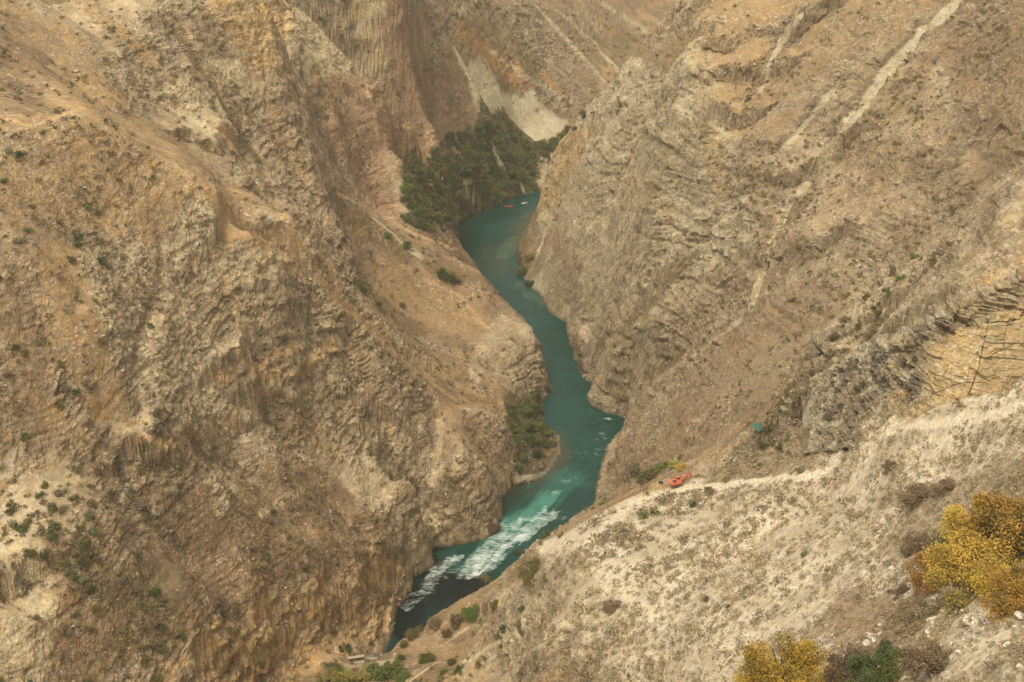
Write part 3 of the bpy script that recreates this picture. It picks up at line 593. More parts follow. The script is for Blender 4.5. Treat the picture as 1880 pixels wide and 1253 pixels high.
uvline([(1.9,.6),(1.95,.2)], .35, .9); uvline([(2.3,.7),(2.35,.3),(2.2,.0)], .4, .9); uvline([(1.3,.5),(1.35,.1)], .35, .8); uvline([(2.6,.95),(2.45,.5)], .3, .8)
do = do - ck * .9; fade = sstep(5.0, 4.98, uu_) * sstep(0, .5, uu_) * sstep(2.0, 1.5, vv_)
CN = normals(cx, cy, cz); CN = CN * np.where(CN[1] > 0, -1, 1)[None] if CN[1].mean() > 0 else CN
cx2, cy2, cz2 = cx + CN[0] * do * fade, cy + CN[1] * do * fade - .6, cz + CN[2] * do * fade
def A3(k, i=0): return np.array(KIND[k][i], np.float32)
q1 = (sstep(-.12, .12, fbm(cx / 6, cy / 6, cz / 6, 4, 870, .65)))[..., None]
cc = A3('rockp') * q1 + A3('rockb', 1) * (1 - q1)
yl = A3('yellow') * np.array([.84, .86, .92], np.float32) * (.86 + .14 * q1) ; yl = yl * (1 + .05 * led(cb, .55)[..., None] + .05 * led(cb, 2.3)[..., None])
ym = np.clip(sl2 + .55 * sstep(.05, .3, wv) * sstep(.2, .8, uu_), 0, 1)[..., None]; cc = cc * (1 - ym) + yl * ym
vn = (sstep(-.02, .16, fbm(cx / 3.5, cy / 3.5, cz / 13, 4, 880, .6)) * sstep(1.0, 1.7, uu_) * sstep(2.95, 2.6, uu_ + wv * .2) * sstep(1.05, .85, vv_))[..., None] * .85
vn = np.maximum(vn, (sstep(.12, .22, fbm(cx / 2.2, cy / 2.2, cz / 16, 3, 885, .6)) * sl2 * sstep(.45, .8, vv_))[..., None] * .45)
cc = cc * (1 - vn) + A3('varnish_shade') * vn; cc = cc * (1 - .62 * ck[..., None]) * (1 + .10 * np.clip(f2, -1, 1)[..., None])
cc = np.clip(cc * np.array([.96, 1, .95], np.float32), .01, .9); ca = (.9 - .72 * sl2)[..., None]
struct('cliff', grid_mesh('cliff', cx2, cy2, cz2, attrs={'ground': np.concatenate([cc, ca], -1)}), ground_material('outcrop'))
log('cliff')
# river: teal water, shallows over the bars, white water where the bed drops
wr = np.linspace(440, 1330, 620); wxk = np.linspace(-0.26, 0.22, 300)
WK, WY = np.meshgrid(wxk, wr); WX = WK * WY
WX = WX.astype(np.float32); WY = WY.astype(np.float32)
keep = samp(blur(inside.astype(np.float32), 4.0), WX, WY) > 0.004
wcol = np.zeros(WX.shape + (4,), np.float32); wcol[..., :3] = (.004, .042, .032)
def wmask(pp, wpx, jit=1.0):
    M = np.zeros(WX.shape, np.float32)
    px, py = [], []
    for a, b in zip(pp[:-1], pp[1:]):
        n = max(1, int(math.dist(a[:2], b[:2]) / 5))
        for i in range(n + 1): px.append(a[0] + (b[0] - a[0]) * i / n); py.append(a[1] + (b[1] - a[1]) * i / n)
    q = np.array([z(a, b, 0) for a, b in zip(px, py)]); r = np.sqrt(q[:, 0] ** 2 + q[:, 1] ** 2 + CAM_H ** 2) * wpx / 2 / FPX
    nj = (fbm((WX * .42 + WY * .9) / 16, (WX * .9 - WY * .42) / 3.2, 0, 4, 400, .6) * 1.1) * jit
    for (qx, qy, _), rr in zip(q, r): M = np.maximum(M, sstep(1.5, 0.4, np.hypot(WX - qx, WY - qy) / rr + nj))
    return M
def wlay(M, c, st=1.0):
    M = (M * st)[..., None]; wcol[..., :3] = wcol[..., :3] * (1 - M) + np.array(c, np.float32) * M
flow = fbm(WX / 22, WY / 22, 0, 3, 410); wlay(sstep(-.3, .5, flow), (.005, .056, .043), .8)
wlay(wmask([(900,420),(960,400),(980,380)], 26), (.010,.075,.062), .6)
shal = (.055, .065, .030)
wlay(wmask([(905,455),(912,480),(915,500)], 44), shal, .5); wlay(wmask([(980,395),(955,430),(945,455)], 46), shal, .85); wlay(wmask([(940,440),(925,470)], 26), (.055,.10,.06), .7)
wlay(wmask([(955,520),(975,540),(1010,562)], 26), (.05,.11,.08), .6); wlay(wmask([(1030,795),(1034,830),(1010,875),(950,900)], 30), (.055,.055,.03), .9)
wlay(wmask([(925,930),(960,905),(1010,890)], 40), (.020,.035,.025), .9); wlay(wmask([(1085,880),(1080,940),(1030,960)], 46), (.010,.045,.038), .85)
wlay(wmask([(1040,800),(1090,830),(1120,790)], 50), (.008,.055,.043), .7)
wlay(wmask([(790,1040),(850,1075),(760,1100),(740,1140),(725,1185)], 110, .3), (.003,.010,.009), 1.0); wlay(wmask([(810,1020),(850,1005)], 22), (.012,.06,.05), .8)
wlay(wmask([(960,950),(1010,905),(1040,880)], 60), (.02,.115,.085), .8); wlay(wmask([(700,1200),(720,1180)], 30), (.01,.05,.045), .7)
wlay(wmask([(940,975),(985,935),(1010,915)], 44), (.07,.25,.19), .7); wlay(wmask([(850,1040),(900,1010),(940,985)], 56), (.04,.15,.11), .7)
foam = np.zeros(WX.shape, np.float32)
def fl(pp, wpx, st): 
    global foam; foam = np.maximum(foam, wmask(pp, wpx) * st)
fl([(1000,945),(940,985),(890,1025),(860,1050)], 62, .80); fl([(840,1030),(800,1055),(770,1085),(745,1110)], 44, .66); fl([(905,1015),(850,1040),(800,1060)], 56, .62); fl([(860,1050),(800,1085),(750,1120)], 60, .36); fl([(960,985),(930,1000),(890,1030),(870,1055)], 30, .95); fl([(985,950),(950,975),(900,1005),(850,1025),(800,1045)], 34, .72); fl([(1000,930),(970,950)], 40, .42)
fl([(850,1020),(810,1045),(785,1060)], 18, .85); fl([(860,1060),(880,1050)], 16, 1.0); fl([(830,1050),(790,1085),(760,1095)], 22, .5); fl([(860,1065),(800,1090)], 26, .4)
fl([(880,1010),(860,1030)], 26, .8); fl([(1020,900),(1050,850),(1090,810)], 50, .46); fl([(1080,760),(1110,790),(1095,830)], 40, .50); fl([(1085,762),(1110,768),(1148,776)], 8, .7); fl([(945,915),(970,912),(985,905)], 12, .45); fl([(1040,735),(1050,760)], 20, .25)
fl([(935,382),(965,379),(990,378)], 3, .30)
def water_material():
    m = mat('river', rough=.25, spec=.2); t = NT(m)
    g = t.n('Attribute', attribute_name='water'); f = t.n('Attribute', attribute_name='foam'); tc = t.n('TexCoord'); P_ = tc.outputs['Object']
    mp = t.n('Mapping'); t.l(P_, mp.inputs[0]); mp.inputs['Rotation'].default_value = (0, 0, math.radians(-50)); mp.inputs['Scale'].default_value = (.6, 1.5, 1)
    n1 = t.noise(mp.outputs[0], .55, 8, .78); n2 = t.noise(mp.outputs[0], .13, 5, .6)
    thr = t.math('SUBTRACT', 1.0, f.outputs['Fac'])
    fv = t.math('ADD', t.math('MULTIPLY', n1, .62), t.math('MULTIPLY', n2, .38))
    k = t.math('MULTIPLY', t.math('SUBTRACT', fv, t.rng(thr, 0, 1, .37, .70)), 5.0, clamp=True)
    k = t.math('MULTIPLY', k, t.rng(f.outputs['Fac'], 0.02, .2, 0, 1))
    base = t.mix(t.rng(n2, .35, .65, 0, 1), t.mix(1.0, g.outputs['Color'], (.82, .86, .86), 'MULTIPLY'), t.mix(1.0, g.outputs['Color'], (1.2, 1.12, 1.1), 'MULTIPLY'))
    t.l(t.mix(k, base, (.70, .78, .73)), t.p.inputs['Base Color']); t.l(t.rng(k, 0, 1, .16, .7), t.p.inputs['Roughness'])
    b = t.n('Bump'); b.inputs['Distance'].default_value = .6; b.inputs['Strength'].default_value = .30
    w1 = t.noise(mp.outputs[0], .8, 4, .6); t.l(t.math('ADD', w1, t.math('MULTIPLY', k, .5)), b.inputs['Height']); t.l(b.outputs[0], t.p.inputs['Normal'])
    return m
WZ = (fbm(WX / 5, WY / 5, 0, 3, 430) * (0.06 + 0.55 * foam)).astype(np.float32)
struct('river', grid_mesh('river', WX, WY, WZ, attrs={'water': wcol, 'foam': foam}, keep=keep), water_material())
log('river built')
# ---------------------------------------------------------------- plants, stones and built things
rnd = random.Random(7); nr = np.random.RandomState(7)
def tag(o, label=None, cat=None, group=None, kind=None):
    if label: o['label'] = label
    if cat: o['category'] = cat
    if group: o['group'] = group
    if kind: o['kind'] = kind
    return o
def leafmat(name, a, b, rough=.8, sc_=1.2):
    m = mat(name, rough=rough, spec=.15); t = NT(m)
    at = t.n('Attribute', attribute_name='tint'); oi = t.n('ObjectInfo'); tc = t.n('TexCoord')
    f = t.math('ADD', t.math('MULTIPLY', at.outputs['Fac'], .8), t.rng(t.noise(tc.outputs['Object'], sc_, 3), .3, .7, -.1, .5), clamp=True)
    c = t.mix(f, a, b); h = t.n('HueSaturation'); t.l(c, h.inputs['Color']); t.l(t.rng(oi.outputs['Random'], 0, 1, .78, 1.25), h.inputs['Value']); t.l(t.rng(oi.outputs['Random'], 0, 1, .485, .512), h.inputs['Hue'])
    t.l(h.outputs[0], t.p.inputs['Base Color']); t.p.inputs['Subsurface Weight'].default_value = 0
    return m
LM = {'green': leafmat('leaf_green', (.055,.080,.022), (.16,.19,.05)), 'bright': leafmat('leaf_bright', (.075,.105,.026), (.17,.20,.05)),
      'darkg': leafmat('leaf_dark_green', (.042,.062,.022), (.11,.135,.045)), 'olive': leafmat('leaf_olive', (.10,.095,.032), (.22,.185,.065)),
      'brown': leafmat('leaf_brown', (.12,.09,.052), (.25,.185,.105)), 'yellow': leafmat('leaf_yellow', (.17,.145,.03), (.60,.41,.06), sc_=1.6),
      'orange': leafmat('leaf_orange', (.125,.105,.030), (.48,.28,.055), sc_=1.3), 'lime': leafmat('leaf_lime', (.20,.19,.04), (.34,.30,.08)),
      'grey': leafmat('leaf_grey_green', (.12,.11,.065), (.24,.20,.12)), 'tuft': leafmat('tuft_grey_green', (.20,.18,.11), (.40,.35,.23), sc_=.06), 'straw': leafmat('grass_straw', (.26,.20,.105), (.46,.38,.22), sc_=.06)}
bark = mat('bark', (.10, .07, .045), .9, .1)
def leaves_mesh(name, cen, size, up=0.0, flat=1.0, tint=None, blade=False, m=None):
    """one small leaf-spray quad per centre, random facing"""
    n = len(cen); d = nr.normal(size=(n, 3)); d[:, 2] = d[:, 2] * flat + up; d /= np.linalg.norm(d, axis=1)[:, None]
    r = nr.normal(size=(n, 3)); u = np.cross(d, r); u /= np.linalg.norm(u, axis=1)[:, None] + 1e-9; v = np.cross(d, u)
    s = (size * (0.6 + 0.8 * nr.rand(n)))[:, None]
    q = np.stack([cen - u * s * .5, cen - v * s * (.35 + .2 * nr.rand(n))[:, None], cen + u * s * .55, cen + v * s * (.3 + .2 * nr.rand(n))[:, None]], 1)
    co = q.reshape(-1, 3).astype(np.float32); me = bpy.data.meshes.new(name)
    me.vertices.add(4 * n); me.vertices.foreach_set('co', co.ravel()); me.loops.add(4 * n); me.loops.foreach_set('vertex_index', np.arange(4 * n, dtype=np.int32))
    me.polygons.add(n); me.polygons.foreach_set('loop_start', (np.arange(n) * 4).astype(np.int32)); me.update(calc_edges=True)
    t = nr.rand(n) if tint is None else tint
    at = me.attributes.new('tint', 'FLOAT', 'POINT'); at.data.foreach_set('value', np.repeat(t, 4).astype(np.float32))
    if m: me.materials.append(m)
    return me
def crown_pts(n, lobes, squash=0.8, open_=0.35):
    """points gathered in uneven lobes within a unit crown (radius 1, base at z 0)"""
    out = []
    L_ = []
    for i in range(lobes):
        a = nr.rand() * 2 * np.pi; r = (0.62 + .12 * (lobes > 12)) * nr.rand() ** .6; L_.append((r * np.cos(a), r * np.sin(a), (0.22 + 0.95 * nr.rand() * (1 - r * .6)) * squash, (0.24 + 0.24 * nr.rand()) * (9 / max(9, lobes)) ** .45))
    per = n // lobes
    for (lx, ly, lz, lr) in L_:
        d = nr.normal(size=(per, 3)); d /= np.linalg.norm(d, axis=1)[:, None]; rr = lr * (open_ + (1 - open_) * nr.rand(per) ** .5) * (1 + .28 * np.maximum(0, nr.normal(size=per)))
        jag = 1 + .25 * np.sin(d[:, 0] * 7 + lx * 9) * np.cos(d[:, 1] * 6 + ly * 7)
        out.append(np.array([lx, ly, lz]) + d * (rr * jag)[:, None] * np.array([1, 1, .85]))
    p = np.concatenate(out); p[:, 2] = np.abs(p[:, 2]); return p
def tube_bm(bm, pts_, r0_, r1_, seg=6):
    prev = None
    for i, p in enumerate(pts_):
        p = Vector(p); d = (Vector(pts_[min(i + 1, len(pts_) - 1)]) - Vector(pts_[max(i - 1, 0)])).normalized()
        a_ = d.orthogonal().normalized(); b_ = d.cross(a_); r = r0_ + (r1_ - r0_) * i / max(1, len(pts_) - 1)
        ring = [bm.verts.new(p + (a_ * math.cos(2 * math.pi * k / seg) + b_ * math.sin(2 * math.pi * k / seg)) * r) for k in range(seg)]
        if prev:
            for k in range(seg): bm.faces.new((prev[k], prev[(k + 1) % seg], ring[(k + 1) % seg], ring[k]))
        prev = ring
def trunk_mesh(limbs=5, h=.55, r=.05):
    bm = bmesh.new(); tube_bm(bm, [(0, 0, -.15), (.02, .01, h * .35), (0, .03, h * .8)], r, r * .5)
    for i in range(limbs):
        a_ = 2 * math.pi * i / limbs + rnd.random(); q = .35 + .4 * rnd.random()
        tube_bm(bm, [(0, 0, .1 + .3 * rnd.random()), (.25 * math.cos(a_), .25 * math.sin(a_), .45), (q * math.cos(a_), q * math.sin(a_),   .55 + .15 * rnd.random())], r * .5, r * .12, 4)
    me = bpy.data.meshes.new('trunk'); bm.to_mesh(me); bm.free(); me.materials.append(bark); return me
TR = [trunk_mesh() for _ in range(3)]
CR = {}
def crown_mesh(kind, lod, var):
    k = (kind, lod, var)
    if k not in CR:
        n, s, lb = {'far': (640, .15, 7), 'mid': (1800, .10, 10), 'near': (8000, .050, 24), 'big': (24000, .030, 50), 'twig': (2600, .085, 10)}[lod]
        p = crown_pts(n, lb, .8 if lod != 'near' else .75, .3 if kind != 'brown' else .1)
        ln = np.repeat(nr.rand(lb), n // lb); tn = np.clip(.75 * ln + .45 * nr.rand(len(p)) - .1, 0, 1)
        CR[k] = leaves_mesh('crown', p, s, up=.3, m=LM[kind], tint=tn)
    return CR[k]
def ground(px, py):
    a_, b_, c_ = cast([px], [py]); a_, b_ = float(a_[0]), float(b_[0]); i = int(np.argmin(np.abs(rows - b_))); j = int(np.argmin(np.abs(ks - a_ / (b_ + 90))))
    return a_, b_, float(Z2[i, j])
def tree(name, px, py, wpx, kind, label, cat, group=None, lod='mid', hs=1.0, parts=True, pos=None, width=None):
    x, yy, zz = pos if pos else ground(px, py)
    r = width / 2 if width else math.sqrt(x * x + yy * yy + (CAM_H - zz) ** 2) * wpx / FPX / 2
    var = rnd.randrange(3 if lod in ('far', 'mid') else 2)
    rot = rnd.random() * 6.28; sc3 = (r, r, r * hs)
    if parts:
        o = bpy.data.objects.new(name, None); C.objects.link(o); o.empty_display_size = .2
        for nm, me in (('crown', crown_mesh(kind, lod, var)), ('trunk', TR[var % 3])):
            c = bpy.data.objects.new(nm, me); C.objects.link(c); c.parent = o
    else:
        o = bpy.data.objects.new(name, crown_mesh(kind, lod, var)); C.objects.link(o)
    o.location = (x, yy, zz - 0.06 * r); o.rotation_euler = (0, 0, rot); o.scale = sc3
    return tag(o, label, cat, group)

# bushes that can be told apart
for a_ in [
 (868,1136,54,'bright','bright green round bush on the bank below the rapids','near',1.0),
 (784,1216,40,'bright','green round bush beside the path left of the near cliff','near',1.0),
 (914,1118,34,'olive','olive bush just right of the bright green round bush','near',.9),
 (820,1170,26,'olive','small olive bush below the bright green round bush','mid',1.2),
 (978,1062,62,'olive','large rounded olive bush at the left tip of the stony hillside','near',1.15),
 (948,1022,28,'darkg','dark green bush behind the large rounded olive bush','mid',1.1),
 (1003,992,36,'darkg','dark green bush at the rim right above the white rapids','mid',1.0),
 (1030,986,22,'olive','olive bush on the rim next to the dark green rim bush','mid',.9),
 (893,1072,44,'olive','low olive bush at the water edge beside the foam','mid',.7),
 (1188,888,56,'olive','broad olive bush left of the excavator, highest clump at the rim','mid',.9),
 (1170,872,40,'grey','grey green bush above the broad olive bush near the excavator','mid',.8),
 (1214,868,40,'bright','bright green bush behind the broad olive bush near the excavator','mid',.8),
 (1240,856,30,'lime','lime green bush furthest right of the clump near the excavator','mid',.7),
 (1250,862,34,'orange','rusty orange bush between the lime green bush and the excavator','mid',.6),
 (1550,796,26,'lime','yellow green bush on the rim of the stony hillside left of the yellow cliff','mid',1.1),
 (1526,806,26,'olive','olive bush left of the yellow green rim bush','mid',.8),
 (1413,768,16,'bright','small green bush just above the green canopy','mid',1.0),
 (1375,782,20,'olive','low olive bush left of the green canopy','mid',.6),
 (818,512,46,'green','largest dark green bush on the golden left spur','mid',.9),
 (836,520,34,'olive','olive bush below the largest bush on the golden left spur','mid',.7),
 (748,455,28,'green','green bush on the golden left spur beside the grey scree patch','mid',.9),
 (712,438,22,'bright','bright green bush at the top of the grey scree patch on the left spur','mid',.9),
 (665,535,34,'green','dark green bush in the gully left of the golden spur','mid',.9),
 (645,520,26,'olive','olive bush in the gully left of the golden spur','mid',.7),
 (692,562,24,'green','green bush lower in the gully left of the golden spur','mid',.9),
 (738,565,20,'olive','olive bush on the slope below the golden spur crest','mid',.8),
 (1175,522,20,'olive','solitary olive bush on the right wall above the river bend','mid',1.2),
 (1165,488,26,'brown','flat brown bush on the right wall above the solitary olive bush','mid',.6),
 (974,528,26,'darkg','dark bush on the pale gravel beach by the far bend','mid',1.1),
 (960,502,36,'bright','bright green bush above the pale gravel beach by the far bend','mid',.9),
 (972,480,30,'olive','olive bush at the foot of the right cliff above the gravel beach','mid',.9),
 (988,742,16,'darkg','tall narrow dark green tree at the foot of the left river cliff','mid',3.4),
 (1003,715,30,'brown','brown bush on the left cliff tip above the narrow tree','mid',.9),
 (1670,1020,46,'grey','grey brown bush left of the orange shrubs on the stony hillside','near',.95),
 (1640,860,50,'brown','low reddish brown shrub on the upper stony hillside','near',.6),
 (1690,925,110,'brown','wide brown twiggy shrub above the orange shrubs','near',.55),
 (1740,905,80,'brown','brown twiggy shrub right of the wide brown shrub','near',.6),
 (1476,1022,22,'green','small dark green bush in the middle of the stony hillside','mid',1.0),
 (1450,1018,16,'grey','small grey green bush beside the dark one on the stony hillside','mid',.9),
 (1520,1052,20,'grey','grey green bush below the middle of the stony hillside','mid',.9),
 (1297,1106,20,'grey','lower left grey green bush on the stony hillside','mid',1.0),
 (1337,1118,16,'darkg','small dark bush near the lower left grey green bush','mid',.9),
 (1470,870+0,36,'grey','small grey bush on the bare track above the hillside','mid',.6),
 (1125,1120,46,'brown','dry twiggy brown bush on the left part of the stony hillside','near',.9),
 (1335,884,22,'olive','small olive bush right of the excavator on the bare track','mid',.8),
 (1233,912,16,'olive','tiny olive bush right below the excavator','mid',.7),
 (1180,950,36,'grey','grey green bush on the left edge of the hillside below the excavator','mid',.5)]:
    px, py, wp, kd, lb, lod, hs_ = a_
    tree('bush', px, py, wp, kd, lb, 'bush', None, lod, hs_)
# autumn shrubs at the lower right
for px, py, wp, kd, lb, hs_ in [
 (1440,1285,200,'yellow','large yellow autumn shrub at the bottom edge of the photo',1.35),
 (1512,1290,120,'yellow','smaller yellow autumn shrub at the right shoulder of the large yellow one',1.1),
 (1372,1285,100,'yellow','low yellow shrub at the left shoulder of the large yellow one',.8),
 (1790,1085,200,'orange','large orange shrub in the middle of the autumn thicket',.85),
 (1860,1030,200,'orange','tallest orange shrub at the right edge of the photo',1.15),
 (1725,1075,120,'orange','leftmost orange shrub of the autumn thicket',.9),
 (1870,1110,150,'orange','lowest orange shrub of the thicket at the right edge',.8),
 (1890,1020,120,'bright','green shrub inside the autumn thicket at the right edge',1.5),
 (1810,1000,150,'yellow','yellow shrub at the top of the autumn thicket',.9),
 (1755,1020,110,'olive','olive shrub on the upper left side of the autumn thicket',.9),
 (1835,1090,90,'yellow','yellow shrub low in the front of the autumn thicket',.8),
 (1690,1010,70,'brown','brown twiggy shrub at the left fringe of the autumn thicket',1.0),
 (1620,1260,170,'darkg','dark green shrub right of the yellow shrubs at the bottom edge',.95),
 (1710,1240,140,'brown','dark brown shrub right of the dark green one at the bottom',.8),
 (1655,1235,80,'bright','bright green shrub between the dark shrubs at the bottom',.9),
 (1560,1250,110,'brown','brown leafless looking shrub between the yellow and dark green shrubs',1.4),
 (1695,1145,130,'brown','dark brown shrub below the autumn thicket among the boulders',.6),
 (1655,1095,60,'brown','small brown shrub left of the boulders below the thicket',.7)]:
    if px > 1700 and kd in ('orange','yellow'): wp *= 1.22
    tree('shrub', px, py, wp, kd, lb, 'shrub', None, 'big' if wp > 140 else 'near', hs_)
# trees and bushes at the bottom of the gorge and in the grove by the river
for px, py, wp, kd in [(690,1246,60,'green'),(720,1240,54,'bright'),(738,1250,40,'green'),(665,1252,40,'lime'),(618,1236,44,'green'),(605,1256,50,'lime'),(640,1262,60,'lime'),
    (742,1190,28,'olive'),(757,1172,34,'olive'),(772,1160,22,'olive'),(735,1215,26,'green'),(690,1170,20,'green'),(625,1200,24,'darkg'),(640,1195,26,'green'),(680,1185,18,'olive'),(815,1236,18,'green'),(830,1222,24,'darkg'),(800,1152,40,'brown'),(840,1148,44,'brown')]:
    tree('tree', px, py, wp, kd, 'leafy green to olive tree on the ledge at the bottom of the gorge', 'tree', 'trees on the ledge at the gorge bottom', 'mid', 1.0)
for px, py, wp, kd in [(940,770,34,'green'),(960,760,40,'green'),(980,772,34,'darkg'),(945,795,36,'green'),(968,792,40,'bright'),(992,790,34,'green'),(1008,800,26,'bright'),(950,820,36,'bright'),
    (975,815,40,'green'),(998,820,34,'green'),(960,845,30,'green'),(985,838,30,'darkg'),(950,862,26,'bright'),(1012,815,18,'lime'),(935,750,28,'olive'),(965,742,26,'olive'),(985,755,30,'darkg')]:
    tree('tree', px, py, wp, kd, 'rounded green tree in the small grove on the left bank gravel bar', 'tree', 'trees of the grove on the gravel bar', 'mid', 1.15)
# the forest on the far left bank
fp = [(742,405),(742,325),(785,298),(792,262),(868,228),(925,212),(960,250),(1005,258),(1030,240),(1080,205),(1064,238),(985,300),(986,350),(940,362),(900,376),(850,397),(812,430),(775,418)]
def inpoly(px, py, pp):
    c = False
    for (xa, ya), (xb, yb) in zip(pp, pp[1:] + pp[:1]):
        if (ya > py) != (yb > py) and px < (xb - xa) * (py - ya) / (yb - ya + 1e-9) + xa: c = not c
    return c
cnt = 0; tries = 0; placed = []
while cnt < 235 and tries < 6000:
    tries += 1; px = rnd.uniform(738, 1082); py = rnd.uniform(204, 432)
    if not inpoly(px, py, fp): continue
    if min([math.hypot(px - q[0], (py - q[1]) * 1.3) for q in ((800,318),(838,350),(868,372),(918,300),(960,345),(975,352))]) < 8: continue
    if placed and min(math.hypot(px - q[0], (py - q[1]) * 1.2) for q in placed) < 7.4: continue
    placed.append((px, py)); cnt += 1
    tree('tree', px, py + 4, rnd.uniform(15, 31), rnd.choice(['green','darkg','darkg','green','green','olive','bright','green','olive']), 'dark green tree in the dense wood on the far left bank', 'tree', 'trees of the far left bank wood', 'far', rnd.uniform(.9, 1.25))
log('trees', cnt)

# scattered shrubs on the walls: density follows the cover map
def scatter_map(n, test, yr=(340, 1350)):
    out = []
    pxs = nr.uniform(-20, 1900, n); pys = nr.uniform(-20, 1270, n); q = cast(pxs, pys)
    i = np.clip(np.searchsorted(rows, q[1]), 1, NR - 1); j = np.clip(np.searchsorted(ks, q[0] / (q[1] + 90)), 1, NC - 1)
    d = F[i, j, 6]; gz = X2[i, j], Y2[i, j], Z2[i, j]
    return q[0], q[1], q[2], d, pxs, pys, i, j
q = scatter_map(24000, None)
cl_ = fbm(q[0] / 30, q[1] / 30, q[2] / 30, 3, 500)
dist = np.sqrt(q[0] ** 2 + q[1] ** 2 + (CAM_H - q[2]) ** 2)
ok = (q[3] * (0.6 + 2.2 * cl_) > nr.rand(len(cl_)) * .75) & (q[2] > 2.0) & (q[1] < 1400)
nearh = (q[1] < 405) & (q[0] > 10)
idx = np.where(ok & ~nearh)[0]
size = np.exp(nr.normal(0.0, .38, len(q[0]))) * 1.7
size = np.minimum(size, 2.7) * np.where(q[1] > 850, 1.5, 1)
order = idx[np.argsort(-(size[idx] / dist[idx]))]
big, rest = order[:235], order[235:7500]
grp = {0: ('shrubs dotted over the left wall', 'small dark scrub bush dotted on the left canyon wall'), 1: ('shrubs dotted over the right wall', 'small dark scrub bush dotted on the right canyon wall'),
       2: ('shrubs dotted over the far slopes', 'small scrub bush dotted on the far slopes behind the bend')}
for k in big:
    g_ = 2 if q[1][k] > 960 else (1 if q[4][k] > 1000 else 0)
    kd = rnd.choice(['green','darkg','olive','brown','grey','olive'])
    tree('shrub', 0, 0, 0, kd, grp[g_][1], 'shrub', grp[g_][0], 'far', rnd.uniform(.7, 1.0), parts=False, pos=(float(X2[q[6][k], q[7][k]]), float(Y2[q[6][k], q[7][k]]), float(Z2[q[6][k], q[7][k]]) - .1), width=float(size[k] * 1.9))
def clumps(name, pos, size, per, leaf, m, lift=.35, upk=.4, flat=.8):
    n = len(pos); o = nr.normal(size=(n, per, 3)) * np.array([.36, .36, .26]); o[..., 2] = np.abs(o[..., 2]) + lift * .3
    cen = (pos[:, None, :] + o * size[:, None, None]).reshape(-1, 3); ls = np.repeat(size * leaf, per)
    tint = np.clip(np.repeat(nr.rand(n), per) * .6 + nr.rand(n * per) * .4, 0, 1)
    me = leaves_mesh(name, cen, ls, up=upk, flat=flat, tint=tint, m=m); ob = bpy.data.objects.new(name, me); C.objects.link(ob); return ob
def mp_(k): return np.stack([X2[q[6][k], q[7][k]], Y2[q[6][k], q[7][k]], Z2[q[6][k], q[7][k]]], 1)
h1 = rest[::2]; h2 = rest[1::2]
tag(clumps('scrub', mp_(h1), size[h1] * .95, 22, .42, LM['brown']), 'low brown scrub scattered over the canyon walls', 'scrub', kind='stuff')
tag(clumps('scrub', mp_(h2), size[h2] * .85, 22, .42, LM['olive']), 'low olive green scrub scattered over the canyon walls', 'scrub', kind='stuff')
# dry tufts over the near stony hillside
n = 30000; pxs = nr.uniform(860, 1900, n); pys = nr.uniform(700, 1270, n); t_ = cast(pxs, pys)
i = np.clip(np.searchsorted(rows, t_[1]), 1, NR - 1); j = np.clip(np.searchsorted(ks, t_[0] / (t_[1] + 90)), 1, NC - 1)
dn = fbm(t_[0] / 16, t_[1] / 16, t_[2] / 16, 3, 520); dist_ = np.sqrt(t_[0] ** 2 + t_[1] ** 2 + (CAM_H - t_[2]) ** 2)
track = F[i, j, 6]
ok = (t_[1] < 440) & (t_[2] > 85) & (dn * .9 + .55 > nr.rand(n)) & (track > .05) & (track < .7); k = np.where(ok)[0][:7500]
pos = np.stack([X2[i[k], j[k]] + nr.uniform(-.3, .3, len(k)), Y2[i[k], j[k]] + nr.uniform(-.3, .3, len(k)), Z2[i[k], j[k]]], 1)
sz = dist_[k] / FPX * np.exp(nr.normal(0, .4, len(k))) * 7.5
a1 = len(k) * 6 // 10
tag(clumps('grass_tufts', pos[:a1], sz[:a1], 34, .26, LM['straw'], upk=0, flat=.5), 'straw coloured dry grass tufts over the stony hillside', 'grass', kind='stuff')
tag(clumps('grass_tufts', pos[a1:], sz[a1:] * 1.0, 34, .26, LM['tuft'], upk=0, flat=.5), 'grey green low tufts over the stony hillside', 'grass', kind='stuff')
log('scrub and tufts', len(k))
